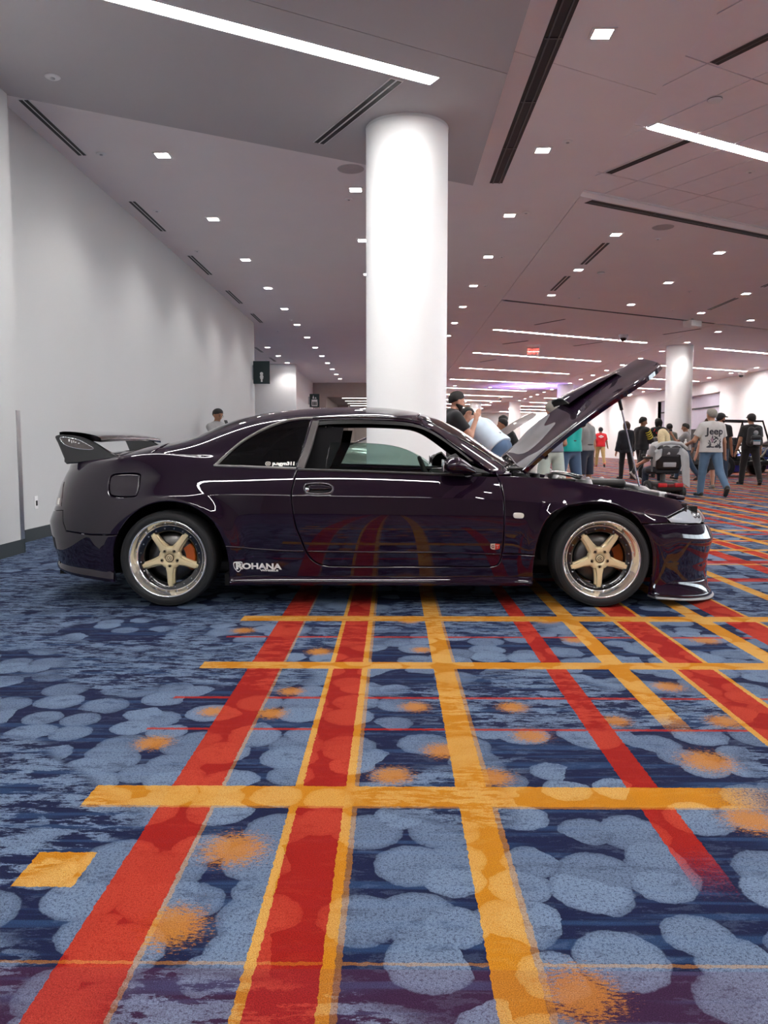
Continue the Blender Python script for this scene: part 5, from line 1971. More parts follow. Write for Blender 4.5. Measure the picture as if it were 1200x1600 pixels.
def person(label, px=None, Y=None, xy=None, H=1.75, face=0.0, skin='fair', lean=0.0, arms=(None, None), legs=(None, None), hair=((.02, .015, .012), 'short'), top=None, bottom=None,
           shoes=(.03, .03, .03), build=1.0, head=(0, 0), belly=.0, res=.012, cap=None, seated=False, zbase=None, extra=None, group=None):
    """face: compass turn, 0 looks away from the camera (+Y), 90 looks to the picture's left (-X).
    arms: (flex, abduct, elbow, inward) per side, left then right; legs: (flex, abduct, knee)"""
    if xy is None:
        q = (px - 613) / FPX * Y
        xy = (q, Y)
    s = H / 1.75
    o = thing('person', label, 'person', (xy[0], xy[1], 0), math.radians(face), group)
    R = lambda d: math.radians(d)
    LN = R(lean)
    up = np.array([0, math.sin(LN), math.cos(LN)])
    fw = np.array([0, math.cos(LN), -math.sin(LN)])
    rt = np.array([1.0, 0, 0])
    hip = np.array([0, 0, .93 * s])
    P = lambda u, f=0.0, x=0.0: hip + up * u * s + fw * f * s + rt * x * s
    B = build
    J = {}
    body, shirt_t, arm_p, leg_p = [], [], {}, {}
    torso = [(P(.02, 0, -.06), P(.02, 0, .06), .115 * B, .115 * B), (P(.08, .0, -.065), P(.36, .0, -.085), .105 * B, .105 * B), (P(.08, .0, .065), P(.36, .0, .085), .105 * B, .105 * B),
             (P(.415, -.005, -.10), P(.415, -.005, .10), .078 * B, .078 * B), (P(.50, -.012, 0), P(.425, -.008, -.165 * (.85 + .15 * B)), .058, .050), (P(.50, -.012, 0), P(.425, -.008, .165 * (.85 + .15 * B)), .058, .050), (P(.12, .02 + belly, 0), P(.30, .02 + belly * .6, 0), .11 * B + belly * .25, .105 * B)]
    torso = [(a, b, r0 * s, r1 * s) for a, b, r0, r1 in torso]
    body += torso
    hy, hp = R(head[0]), R(head[1])
    hd_f = nrm(fw * 0 + np.array([-math.sin(hy) * math.cos(hp), math.cos(hy) * math.cos(hp), math.sin(hp)]))
    if lean > 35:
        hd_f = nrm(np.array([0, math.cos(R(lean * .9)), -math.sin(R(lean * .9))]))
    hd_r = nrm(np.cross(hd_f, (0, 0, 1)))
    hd_u = np.cross(hd_r, hd_f)
    neck0, neck1 = P(.47, -.01), P(.58, .015)
    hc = P(.655, .025)
    HQ = lambda f=0.0, u=0.0, r=0.0: hc + (hd_f * f + hd_u * u + hd_r * r) * s
    body += [(neck0, neck1, .062 * s, .056 * s), (HQ(-.012, .03), HQ(-.018, .03), .092 * s, .092 * s), (HQ(.012, .045), HQ(.02, -.01), .083 * s, .074 * s), (HQ(.028, -.03), HQ(.034, -.075), .062 * s, .044 * s),
             (HQ(.088, .012), HQ(.106, -.018), .012 * s, .017 * s), (HQ(-.005, .01, .083), HQ(-.008, -.03, .08), .018 * s, .013 * s), (HQ(-.005, .01, -.083), HQ(-.008, -.03, -.08), .018 * s, .013 * s)]
    for i, sd in enumerate((-1, 1)):
        fl, abd, el, inw = arms[i] or (4, 9, 12, 0)
        sh = P(.420, -.005, sd * .178 * (.85 + .15 * B))
        a, b = R(fl), R(abd)
        du = nrm([sd * math.sin(b), math.sin(a) * math.cos(b), -math.cos(a) * math.cos(b)])
        if lean and lean > 35:
            du = nrm(du)
        elb = sh + du * .30 * s
        a2, w = R(fl + el), R(inw)
        df = nrm([sd * math.sin(b) * math.cos(R(el)) - sd * math.sin(w), math.sin(a2) * math.cos(w), -math.cos(a2) * math.cos(w)])
        wr = elb + df * .255 * s
        J[('sh', sd)], J[('el', sd)], J[('wr', sd)], J[('df', sd)] = sh, elb, wr, df
        body += [(sh, elb, .053 * s * B, .043 * s), (elb, wr, .043 * s, .029 * s)]
        pd = nrm(np.cross(df, (sd, 0, 0.001)))              # across the palm
        ctr = wr + df * .055 * s
        body.append((wr + df * .01 * s, wr + df * .075 * s, .026 * s, .030 * s))
        side = nrm(np.cross(df, pd))
        curl = nrm(df * .8 + side * -.5 * sd)
        for q, (off, ln) in enumerate(((-.028, .062), (-.010, .073), (.010, .069), (.028, .052))):
            k0 = wr + df * .085 * s + pd * off * s
            k1 = k0 + df * ln * .55 * s
            body += [(k0, k1, .0098 * s, .0092 * s), (k1, k1 + curl * ln * .5 * s, .0092 * s, .0082 * s)]
        body += [(wr + df * .035 * s - pd * .028 * s, wr + df * .075 * s - pd * .058 * s, .0115 * s, .0095 * s)]
        J[('hand', sd)] = wr + df * .10 * s
    low = 9.0
    for i, sd in enumerate((-1, 1)):
        fl, abd, kn = legs[i] or (0, 4, 2)
        hj = hip + np.array([sd * .095 * s, 0, -.02 * s])
        a, b = R(fl), R(abd)
        dt = nrm([sd * math.sin(b), math.sin(a) * math.cos(b), -math.cos(a) * math.cos(b)])
        kne = hj + dt * .44 * s
        a2 = R(fl - kn)
        ds = nrm([sd * math.sin(b) * .5, math.sin(a2), -math.cos(a2)])
        ank = kne + ds * .41 * s
        J[('hj', sd)], J[('kn', sd)], J[('an', sd)] = hj, kne, ank
        tf = nrm([sd * .18, math.cos(a2), math.sin(a2)]) if kn > 8 and not seated else np.array([sd * .18, .984, 0])
        dn = nrm(np.cross(np.cross(tf, (0, 0, -1)), tf)) if abs(tf[2]) < .95 else np.array([0, 1, 0])
        J[('tf', sd)], J[('dn', sd)] = tf, dn
        body += [(hj, kne, .088 * s * B, .060 * s), (kne + ds * .02, kne + ds * .17 * s, .056 * s, .055 * s), (kne + ds * .17 * s, ank, .055 * s, .037 * s), (ank, ank + tf * .11 * s + dn * .035 * s, .036 * s, .028 * s)]
        toe = ank + tf * .13 * s + dn * .045 * s
        low = min(low, (ank + dn * .075 * s)[2], toe[2] - .03 * s)
    zb = (-low if zbase is None else zbase)
    o.location.z = zb
    dz = np.array([0, 0, 0.0])
    sk = mat('skin_' + skin, SKIN[skin], .5, var=.1, vscale=14, bump=.1, bscale=150)
    sdf_part('body', body, sk, o, res, .022)
    # shoes
    smt = mat('shoe_%.2f_%.2f_%.2f' % shoes, shoes, .6)
    for sd in (-1, 1):
        an, tf, dn = J[('an', sd)], J[('tf', sd)], J[('dn', sd)]
        hl = an - tf * .03 * s + dn * .03 * s
        to = an + tf * .155 * s + dn * .045 * s
        c = an + dn * .078 * s
        sdf_part('shoe', [(hl, to, .046 * s, .036 * s), (an + dn * .0 * s, an + dn * .04 * s, .045 * s, .046 * s)], smt, o, res, .025, [(c, dn)])
        sdf_part('sole', [(hl + dn * .044 * s, to + dn * .026 * s, .041 * s, .040 * s)], mat('shoe_sole', (.30, .29, .28) if sum(shoes) > .3 else (.06, .06, .06), .7), o, res, .01, [(c + dn * .012 * s, dn), (c - dn * .012 * s, -dn)])
    # trousers or shorts
    if bottom:
        c, kind = bottom[0], bottom[1]
        g = .014 * s
        pr = [(P(.06, 0, -.06), P(.06, 0, .06), .118 * B * s + g * .6, .118 * B * s + g * .6), (P(-.03, 0, -.06), P(-.03, 0, .06), .105 * B * s + g, .105 * B * s + g)]
        for sd in (-1, 1):
            hj, kne, ank = J[('hj', sd)], J[('kn', sd)], J[('an', sd)]
            if kind == 'long':
                e = ank + nrm(ank - kne) * .035 * s
                pr += [(hj, kne, .090 * B * s + g, .064 * s + g), (kne, e, .062 * s + g, .050 * s + g * .8, [(e, nrm(ank - kne))])]
            else:
                e = kne + nrm(kne - hj) * .02 * s
                pr += [(hj, e, .092 * B * s + g, .082 * s + g, [(e, nrm(kne - hj))])]
        w = P(.13)
        sdf_part('trousers' if kind == 'long' else 'shorts', pr, cloth('%s_%.2f_%.2f_%.2f' % (kind, *c), c), o, res, .03, [(w, up)])
        sdf_part('belt', [(P(.115, 0, -.06), P(.115, 0, .06), .123 * B * s, .123 * B * s), (P(.115, .02 + belly, 0), P(.12, .02 + belly, 0), .115 * B * s + belly * .25 * s, .115 * B * s + belly * .25 * s)],
                 mat('belt_leather', (.02, .017, .015), .5), o, res, .02, [(P(.135), up), (P(.095), -up)])
    # shirt or jacket
    sh_o = None
    if top:
        c, sleeve, hem = top[0], top[1], top[2]
        g = (top[3] if len(top) > 3 else .015) * s
        pr = [(a, b, r0 + g, r1 + g) for a, b, r0, r1 in torso]
        pr += [(P(hem, 0, -.068), P(hem, 0, .068), .118 * B * s + g, .118 * B * s + g)]
        if hem > -.05:
            pr += [(P(max(hem, .02), .03 + belly, 0), P(.2, .02 + belly, 0), .112 * B * s + belly * .25 * s + g * .6, .11 * B * s + belly * .25 * s + g * .6)]
        for sd in (-1, 1):
            sh, elb, wr = J[('sh', sd)], J[('el', sd)], J[('wr', sd)]
            du = nrm(elb - sh)
            if sleeve == 'short':
                e = sh + du * .20 * s
                pr.append((sh - du * .01, e, .056 * s * B + g, .056 * s + g, [(e, du)]))
            else:
                e = wr - nrm(wr - elb) * .01
                pr += [(sh - du * .01, elb, .055 * s * B + g, .049 * s + g), (elb, e, .049 * s + g, .037 * s + g, [(e, nrm(wr - elb))])]
        sh_o = sdf_part('jacket' if sleeve == 'long' else 'shirt', pr, cloth('top_%.2f_%.2f_%.2f' % c, c), o, res, .035, [(P(hem), -up), (P(.535), up)])
        sdf_part('collar', [(P(.515, -.005), P(.545, .005), .071 * s, .064 * s)], cloth('collar_%.2f_%.2f_%.2f' % c, tuple(x * .85 for x in c)), o, res, .02, [(P(.55), up)])
    # hair
    hcol, hk = hair
    hm = mat('hair_%.2f_%.2f_%.2f' % hcol, hcol, .6, bump=.6, bscale=90, var=.25, vscale=40)
    if hk != 'none':
        g = .006 * s
        pr = [(HQ(-.012, .035), HQ(-.022, .030), .094 * s + g, .094 * s + g), (HQ(.012, .055), HQ(.02, .045), .080 * s + g, .072 * s + g), (HQ(-.05, -.02), HQ(-.055, -.045), .062 * s + g * .5, .05 * s)]
        if hk == 'curly':
            pr += [(HQ(-.02, .06, x), HQ(-.05, .05, x * .7), .07 * s, .06 * s) for x in (-.05, .05)] + [(HQ(.02, .09), HQ(-.04, .09), .055 * s, .06 * s)]
        cuts = [(HQ(.080, .062), nrm(hd_f * .55 - hd_u * .83))]
        if hk == 'long':
            pr += [(HQ(-.05, 0, x), P(.44, -.10, x * 1.6), .075 * s, .055 * s) for x in (-.05, .05)] + [(P(.44, -.10, x), P(.33, -.115, x * 1.1), .05 * s, .022 * s) for x in (-.09, 0, .09)]
            cuts = [(HQ(.045, .045), nrm(hd_f * .8 - hd_u * .35))]
        if hk == 'bob':
            pr += [(HQ(-.03, 0, x), HQ(-.02, -.10, x * 1.2), .072 * s, .05 * s) for x in (-.045, .045)]
            cuts = [(HQ(.045, .045), nrm(hd_f * .8 - hd_u * .35))]
        sdf_part('hair', pr, hm, o, res, .02, cuts)
    if cap:
        cm = cloth('cap_%.2f_%.2f_%.2f' % cap, cap)
        ck = sdf_part('cap', [(HQ(-.01, .045), HQ(-.015, .05), .106 * s, .104 * s), (HQ(.02, .05), HQ(.02, .05), .092 * s, .092 * s)], cm, o, res, .02, [(HQ(0, .05), -hd_u)])
        sdf_part('cap_brim', [(HQ(.10, .052, -.045), HQ(.155, .040, -.02), .03 * s, .028 * s), (HQ(.10, .052, .045), HQ(.155, .040, .02), .03 * s, .028 * s)], cm, ck, res * .8, .02, [(HQ(.1, .060), hd_u), (HQ(.1, .038), -hd_u)])
    # face
    for r in (-1, 1):
        MB().ball(HQ(.082, .018, r * .032), .0105 * s, 8, 6).build('eye', mat('eye_dark', (.02, .014, .012), .2), o)
        MB().tube([HQ(.090, .040, r * .016), HQ(.090, .046, r * .034), HQ(.078, .040, r * .052)], .005 * s, 6).build('eyebrow', hm, o)
    MB().tube([HQ(.078, -.048, -.022), HQ(.085, -.046, 0), HQ(.078, -.048, .022)], .006 * s, 6).build('mouth', mat('lips', (.30, .10, .08), .5), o)
    J.update(P=P, HQ=HQ, up=up, fw=fw, s=s, shirt=sh_o, zb=zb)
    if extra:
        extra(o, J)
    return o, J


def back_print(o, J, polys, m, name, u0=.30, f=-.135, off=.010):
    """flat print laid on the back of a shirt by casting onto it"""
    me = polys if isinstance(polys, bpy.types.Mesh) else flat_mesh(name, polys)
    sh = J['shirt'].data
    from mathutils.bvhtree import BVHTree
    bv = BVHTree.FromPolygons([v.co for v in sh.vertices], [tuple(p.vertices) for p in sh.polygons])
    s = J['s']
    for v in me.vertices:
        p = J['P'](u0, -.6, 0) + J['up'] * v.co.y + np.array([v.co.x, 0, 0])
        h = bv.ray_cast(Vector(p), Vector(J['fw']))
        q = h[0] if h[0] is not None else Vector(J['P'](u0, f, 0) + J['up'] * v.co.y + np.array([v.co.x, 0, 0]))
        v.co = Vector(q) - Vector(J['fw']) * off
    me.update()
    return link(name, me, m, o)


BLACK, DKGREY, NAVY, JEAN = (.012, .012, .014), (.05, .05, .055), (.012, .016, .035), (.075, .135, .24)
HB, HG, HBL, HBR = (.012, .010, .009), (.23, .21, .185), (.62, .50, .30), (.07, .04, .025)

# 1 man at the grey wall with a phone
def ex_phone(o, J):
    for sd in (1,):
        h = J[('hand', sd)]
        ph = thing('phone', 'black phone in the hand of the man by the grey wall', 'phone', tuple(np.array(o.location)), o.rotation_euler.z)
        M = Matrix.Translation(tuple(h)) @ Matrix.Rotation(.5, 4, 'X')
        MB().rbox(-.04, .04, -.006, .006, -.01, .14, .004, M).build('case', M_plast, ph)
        MB().box(-.035, .035, -.0075, -.0062, -.004, .134, M).build('screen', mat('phone_screen', (.02, .02, .025), .1), ph)
    g = MB()
    for r in (-1, 1):
        c = J['HQ'](.105, .016, r * .032)
        g.tube([c + np.array([.021 * math.cos(t), 0, .017 * math.sin(t)]) for t in [k * math.pi / 6 for k in range(12)]], .003, 5, closed=True)
    g.build('glasses', M_plast, o)


person('man in a grey shirt looking down at a phone beside the grey wall', 340, 15.6, H=1.75, face=-125, skin='olive', arms=((50, 25, 75, 15), (40, 10, 95, 20)), hair=(HB, 'short'), top=((.33, .33, .33), 'short', .0), bottom=(DKGREY, 'long'),
       head=(0, -22), extra=ex_phone)
# 2 bearded man in black beside the column
def ex_beard(o, J):
    HQ = J['HQ']
    sdf_part('beard', [(HQ(.045, -.055), HQ(.05, -.085), .060, .045), (HQ(.0, -.04, -.06), HQ(.04, -.07, -.03), .03, .035), (HQ(.0, -.04, .06), HQ(.04, -.07, .03), .03, .035)], mat('beard', (.02, .014, .011), .7), o, .012, .02, [(HQ(.05, -.035), nrm(HQ(0, 1) - HQ(0, 0)))])


person('bearded man in a black shirt raising a hand to his face beside the column', 700, 10.75, H=1.77, face=-75, skin='fair', build=1.08, lean=8, arms=((30, 15, 125, 5), (35, 12, 120, 10)), hair=(HB, 'short'), top=(BLACK, 'short', -.02, .022), bottom=(DKGREY, 'long'), head=(0, -12), extra=ex_beard)
# 3 man bending over an engine
person('man in a pale blue shirt and jeans bending over the grey car', 779, 11.95, H=1.86, face=58, skin='fair', build=1.22, lean=47, arms=((42, 12, 14, 0), (48, 10, 20, 0)), legs=((-4, 6, 0), (6, 6, 4)), hair=(HB, 'short'), top=((.62, .74, .85), 'long', -.02, .022), bottom=(JEAN, 'long'), belly=.02)
# 5, 6 people round the grey car
def ex_bag(o, J):
    b = thing('shoulder_bag', 'orange shoulder bag on the person with black curly hair', 'bag', tuple(np.array(o.location)), o.rotation_euler.z)
    p = J['P'](.18, .02, .22)
    sdf_part('pouch', [(p, p + np.array([0, .05, -.22]), .07, .10)], cloth('bag_orange', (.62, .27, .04)), b, .014)
    MB().tube([J['P'](.47, .06, -.10), J['P'](.40, .16, .05), p + np.array([0, .03, .02])], .014, 6).build('strap', cloth('bag_orange', (.62, .27, .04)), b)


person('person in black with black curly hair leaning beside the grey car', 807, 15.9, H=1.64, face=95, skin='tan', lean=28, arms=((45, 8, 40, 0), (35, 10, 50, 0)), hair=(HB, 'curly'), top=(BLACK, 'long', -.05), bottom=(BLACK, 'long'), extra=ex_bag)
person('dark-haired person in black behind the raised grey hood', 785, 18.6, H=1.72, face=20, skin='tan', arms=((30, 12, 70, 0), (30, 12, 70, 0)), hair=(HB, 'curly'), top=(BLACK, 'long', -.02), bottom=(BLACK, 'long'))
# 7, 8, 9 the group behind the hood
person('grey-haired man in pale green shorts behind the raised hood', 860, 12.15, H=1.70, face=10, skin='tan', build=.95, legs=((3, 5, 3), (-3, 6, 2)), arms=((8, 10, 60, 25), (8, 10, 60, 25)), hair=(HG, 'short'), top=((.16, .17, .22), 'short', -.01), bottom=((.40, .47, .42), 'short'), shoes=(.4, .4, .38))
person('stout man in a teal polo shirt and jeans with a hand on his back', 887, 12.85, H=1.79, face=32, skin='fair', build=1.16, belly=.03, legs=((5, 7, 3), (-5, 8, 4)), arms=((-32, 26, 62, 48), (20, 14, 70, 30)), hair=(HG, 'short'), top=((.0, .31, .28), 'short', -.05, .022), bottom=((.05, .095, .17), 'long'), shoes=(.05, .05, .05))
person('person in a grey shirt and navy shorts beside the man in teal', 913, 15.4, H=1.68, face=40, skin='tan', arms=((8, 10, 25, 0), (-5, 10, 15, 0)), hair=(HBR, 'short'), top=((.22, .22, .22), 'short', .0), bottom=(NAVY, 'short'), shoes=(.5, .48, .45))
# 10 red shirt
def ex_red(o, J):
    back_print(o, J, [[(.105 * math.cos(t) * (1 + .12 * math.cos(2 * t)), .055 * math.sin(t) * (1 + .2 * math.cos(4 * t))) for t in [2 * math.pi * k / 24 for k in range(24)]]], mat('print_pale', (.74, .70, .70), .7), 'back_print', .38)
    back_print(o, J, [[(-.07, -.010), (.07, -.010), (.07, .010), (-.07, .010)]], mat('print_red', (.60, .10, .12), .7), 'back_print_bar', .38, off=.014)


person('man in a red shirt with a white back print and tan trousers walking away', 936, 36.8, H=1.86, face=-6, skin='olive', build=1.08, legs=((10, 4, 4), (-16, 3, 18)), arms=((-14, 16, 22, 0), (16, 18, 26, 0)), hair=(HB, 'short'), top=((.62, .012, .022), 'short', -.06, .022), bottom=((.40, .27, .11), 'long'), shoes=(.55, .12, .1), res=.016, extra=ex_red)
# 11-15 the cluster by the far column
person('woman in a dark jacket and black leggings with brown hair', 976, 23.8, H=1.74, face=8, skin='fair', legs=((2, 4, 2), (-8, 4, 6)), hair=(HBR, 'bob'), top=((.022, .024, .032), 'long', -.16, .03), bottom=(BLACK, 'long'), shoes=(.03, .03, .03), res=.014)


def ex_yellow(o, J):
    for k in range(4):
        el, sh = J[('el', 1)], J[('sh', 1)]
        p = sh + (el - sh) * (.10 + .20 * k)
        d = nrm(el - sh)
        a = nrm(np.cross(d, (0, 1, 0)))
        b = np.cross(d, a)
        pts = [p + (a * math.cos(t) + b * math.sin(t)) * .088 + d * .02 * math.sin(t * 2) for t in [2 * math.pi * q / 14 for q in range(14)]]
        MB().tube(pts, .016, 6, closed=True).build('sleeve_stripe', mat('jacket_yellow', (.55, .46, .03), .7), o)
    MB().tube([J['P'](.50, .10, -.06), J['P'](.30, .17, -.02), J['P'](.14, .17, .0), J['P'](.30, .17, .03), J['P'](.50, .10, .06)], .012, 6).build('lanyard', mat('lanyard_blue', (.10, .18, .35), .7), o)
    MB().rbox(-.045, .045, -.004, .004, -.06, .06, .003, Matrix.Translation(tuple(J['P'](.09, .19, 0)))).build('pass_card', mat('pass_white', (.8, .8, .8), .5), o)


person('young man in a black jacket with yellow sleeve stripes holding a phone', 1000, 22.8, H=1.84, face=-62, skin='olive', legs=((14, 4, 10), (-20, 4, 26)), arms=((25, 14, 75, 20), (22, 10, 80, 20)), hair=(HB, 'curly'), top=(BLACK, 'long', -.10, .03), bottom=(BLACK, 'long'), shoes=(.5, .48, .46), head=(-38, -10), res=.013, extra=ex_yellow)


def ex_redband(o, J):
    back_print(o, J, [[(-.15, -.03), (.15, -.03), (.16, .03), (-.16, .03)]], mat('band_red', (.60, .02, .02), .7), 'back_band', .36, off=.012)
    MB().tube([J['P'](.52, -.05, -.09), J['P'](.46, -.10, -.17), J['P'](.40, -.11, -.20)], .012, 6).build('shoulder_piping', mat('band_red', (.60, .02, .02), .7), o)
    MB().tube([J['P'](.52, -.05, .09), J['P'](.46, -.10, .17), J['P'](.40, -.11, .20)], .012, 6).build('shoulder_piping', mat('band_red', (.60, .02, .02), .7), o)


person('person in a black jacket with a red band across the back', 1025, 24.6, H=1.86, face=10, skin='olive', hair=(HB, 'bob'), top=(BLACK, 'long', -.12, .035), bottom=(BLACK, 'long'), arms=((40, 14, 60, 10), (40, 14, 60, 10)), res=.014, extra=ex_redband)
person('man with black hair in an olive grey shirt among the crowd', 1042, 25.6, H=1.72, face=-15, skin='olive', hair=(HB, 'short'), top=((.17, .18, .15), 'short', .0), bottom=(DKGREY, 'long'), res=.014)


def ex_sling(o, J):
    h = J[('hand', -1)]
    ph = thing('phone', 'small dark phone raised by the striding man in grey', 'phone', tuple(np.array(o.location)), o.rotation_euler.z)
    MB().rbox(-.006, .006, -.04, .04, -.06, .09, .004, Matrix.Translation(tuple(h))).build('case', M_plast, ph)
    MB().box(-.0075, -.006, -.035, .035, -.055, .085, Matrix.Translation(tuple(h))).build('screen', mat('phone_screen', (.02, .02, .025), .1), ph)


person('man in a plain grey T-shirt and dark jeans striding and raising a phone', 1068, 23.0, H=1.70, face=58, skin='tan', legs=((-24, 4, 10), (26, 4, 14)), arms=((48, 8, 100, 5), (-4, 12, 40, 10)), hair=(HB, 'short'), top=((.29, .29, .29), 'short', -.02, .02), bottom=((.028, .06, .11), 'long'), shoes=(.05, .04, .04), head=(8, -5), res=.013, extra=ex_sling)


# 17 man with the printed T-shirt
def ex_print(o, J):
    ink = mat('shirt_ink', (.035, .035, .045), .8)
    back_print(o, J, text_mesh('Jeep', .185, bold=.005, sx=1.05), ink, 'lettering', .335, off=.009)
    rnd = random.Random(5)
    polys = []
    for k in range(26):
        cx, cy = rnd.uniform(-.12, .12), rnd.uniform(-.125, .10)
        if abs(cx) > .12 - .10 * max(0, cy / .12):
            continue
        a = rnd.uniform(0, 3.14)
        L, w = rnd.uniform(.02, .05), rnd.uniform(.006, .014)
        c, s_ = math.cos(a), math.sin(a)
        polys.append([(cx + L * c - w * s_, cy + L * s_ + w * c), (cx - L * c - w * s_, cy - L * s_ + w * c), (cx - L * c + w * s_, cy - L * s_ - w * c), (cx + L * c + w * s_, cy + L * s_ - w * c)])
    for x in (-.12, -.05, .03, .10):
        polys.append([(x - .03, -.15), (x + .035, -.15), (x + .035, -.125), (x - .03, -.125)])
    back_print(o, J, polys, ink, 'back_artwork', .17, off=.009)
    back_print(o, J, [[(-.05 + .03 * math.cos(t), .01 + .06 * math.sin(t)) for t in [2 * math.pi * k / 12 for k in range(12)]]], mat('ink_mauve', (.34, .22, .28), .8), 'back_artwork_tint', .17, off=.008)
    w = J[('wr', 1)]
    b = thing('water_bottle', 'clear water bottle in the hand of the man with the printed grey shirt', 'bottle', tuple(np.array(o.location)), o.rotation_euler.z)
    h = J[('hand', -1)]
    MB().lathe([(0, 0), (.032, .005), (.032, .12), (.014, .155), (.014, .17)], 16, tuple(h + np.array([0, .02, -.07]))).build('flask', mat('frosted_clear', (.7, .72, .72), .25), b)
    MB().lathe([(.016, .17), (.016, .19), (0, .19)], 12, tuple(h + np.array([0, .02, -.07]))).build('screw_cap', M_trimw, b)


person('grey-haired man in jeans and a light grey T-shirt with lettering on its back', 1107, 15.7, H=1.76, face=4, skin='tan', build=1.12, belly=.03, legs=((9, 4, 4), (-18, 4, 24)), arms=((14, 26, 62, 10), (2, 16, 18, 0)), hair=(HG, 'short'), top=((.50, .49, .48), 'short', -.07, .026), bottom=((.085, .155, .25), 'long'), shoes=(.03, .03, .03), res=.010, extra=ex_print, head=(14, 0))
# 18 people just beyond him
person('bearded man with a black cap and dark jeans walking beyond the printed T-shirt', 1121, 20.4, H=1.86, face=-20, skin='tan', cap=BLACK, hair=(HB, 'short'), top=(BLACK, 'short', -.06, .02), bottom=((.04, .075, .13), 'long'), legs=((-10, 4, 6), (14, 4, 8)), shoes=(.05, .04, .04), head=(-50, 0), res=.013, extra=ex_beard)
person('person in dark shorts and grey shoes half hidden behind the printed T-shirt', 1103, 18.5, H=1.66, face=10, skin='fair', hair=(HBR, 'short'), top=(DKGREY, 'short', -.04), bottom=((.03, .03, .035), 'short'), shoes=(.22, .21, .19), res=.014)
person('man in a charcoal shirt standing in front of the mauve recess', 1092, 29.5, H=1.82, face=-10, skin='olive', build=1.1, hair=(HB, 'short'), top=((.07, .075, .08), 'long', -.06, .03), bottom=(BLACK, 'long'), res=.016)


# 19 man with the backpack
def ex_pack(o, J):
    b = thing('backpack', 'black backpack with a pale front pocket on the man in black', 'backpack', tuple(np.array(o.location)), o.rotation_euler.z)
    p0, p1 = J['P'](.10, -.21, .02), J['P'](.40, -.19, .02)
    r = np.array([1, 0, 0])
    sdf_part('main_sack', [(p0 - r * .10, p1 - r * .08, .10, .085), (p0 + r * .10, p1 + r * .08, .10, .085)], cloth('pack_black', (.022, .022, .024)), b, .013, .04)
    q = J['P'](.10, -.31, .02)
    sdf_part('front_pocket', [(q - r * .08, q + r * .08, .06, .06), (q - r * .07 + np.array([0, 0, .12]), q + r * .07 + np.array([0, .0, .12]), .055, .055)], cloth('pack_dark', (.035, .035, .04)), b, .013, .04)
    MB().rbox(-.085, .085, -.006, .006, -.05, .03, .005, Matrix.Translation(tuple(q + np.array([0, -.062, -.01])))).build('pocket_panel', mat('pack_pale', (.46, .46, .50), .7), b)
    MB().rbox(-.085, .085, -.006, .006, .0, .022, .004, Matrix.Translation(tuple(q + np.array([0, -.064, .03])))).build('pocket_stripe', mat('pack_blue', (.15, .38, .55), .6), b)
    MB().lathe([(0, -.008), (.055, -.006), (.06, .0)], 20, tuple(J['P'](.33, -.285, .02)), 'Y').build('patch', mat('pack_grey', (.30, .31, .33), .6), b)
    for x in (-.11, .13):
        MB().tube([J['P'](.40, -.12, x), J['P'](.50, -.04, x), J['P'](.47, .07, x), J['P'](.28, .13, x * 1.1), J['P'](.12, .04, x * 1.5), J['P'](.12, -.12, x * 1.2)], .018, 6).build('strap', cloth('pack_black', (.022, .022, .024)), b)
    w = J[('wr', -1)]
    MB().tube([w + np.array([.038 * math.cos(t), .038 * math.sin(t), .01]) for t in [k * math.pi / 6 for k in range(12)]], .011, 6, closed=True).build('wristband', M_plast, o)


person('man in black clothes and a black cap walking with a backpack', 1168, 20.2, H=1.82, face=-6, skin='tan', build=1.08, cap=(.025, .025, .027), hair=(HB, 'short'), top=((.010, .010, .011), 'short', -.06, .022), bottom=(BLACK, 'long'), legs=((10, 5, 4), (-14, 5, 12)), arms=((-6, 16, 14, 0), (10, 12, 20, 0)), shoes=(.012, .012, .012), res=.012, extra=ex_pack, head=(12, 0))

# 16 woman on the power chair
CX, CY_ = (1034 - 613) / FPX * 15.6, 15.6
wo, wj = person('woman with long blonde hair in a grey T-shirt seated on a power chair', xy=(CX, CY_ + .06), H=1.66, face=6, skin='fair', build=1.12, seated=True, zbase=-.30, legs=((80, 8, 78), (80, 8, 78)), arms=((22, 18, 45, -5), (22, 14, 45, 0)), hair=(HBL, 'long'),
                top=((.42, .41, .41), 'short', .0, .022), bottom=((.02, .03, .055), 'long'), shoes=(.5, .5, .5), res=.011)
MB().tube([wj['P'](.50, -.04, .10), wj['P'](.38, -.155, .0), wj['P'](.16, -.165, -.14)], .014, 6).build('sling_strap', M_plast, wo)
pc = thing('power_chair', 'black power chair with a red base and a high padded back', 'mobility scooter', (CX, CY_, 0), math.radians(6))
M_red = mat('chair_red', (.42, .012, .018), .25, coat=.8)
MB().rbox(-.27, .27, -.36, .34, .12, .30, .05, None, 3).build('base', M_plast, pc)
for x0, x1 in ((-.255, -.07), (.07, .255)):
    MB().rbox(x0, x1, -.375, -.33, .20, .285, .02).build('rear_panel', M_red, pc)
MB().rbox(-.07, .07, -.37, -.34, .20, .265, .015).build('rear_cover', mat('chair_dark_red', (.16, .008, .012), .35), pc)
for x in (-.28, .28):
    for y, r in ((-.26, .105), (.05, .16), (.38, .09)):
        w = MB()
        w.lathe([(r * .55, -.035), (r * .9, -.04), (r, -.025), (r, .025), (r * .9, .04), (r * .55, .035)], 28, (x, y, r), 'X')
        wo_ = w.build('wheel', M_rubber, pc)
        MB().lathe([(0, -.03), (r * .55, -.03), (r * .55, .03), (0, .03)], 20, (x, y, r), 'X').build('wheel_hub', M_darkgrey, wo_)
MB().tube([(0, 0, .28), (0, 0, .48)], .05, 12).build('seat_post', M_darkgrey, pc)
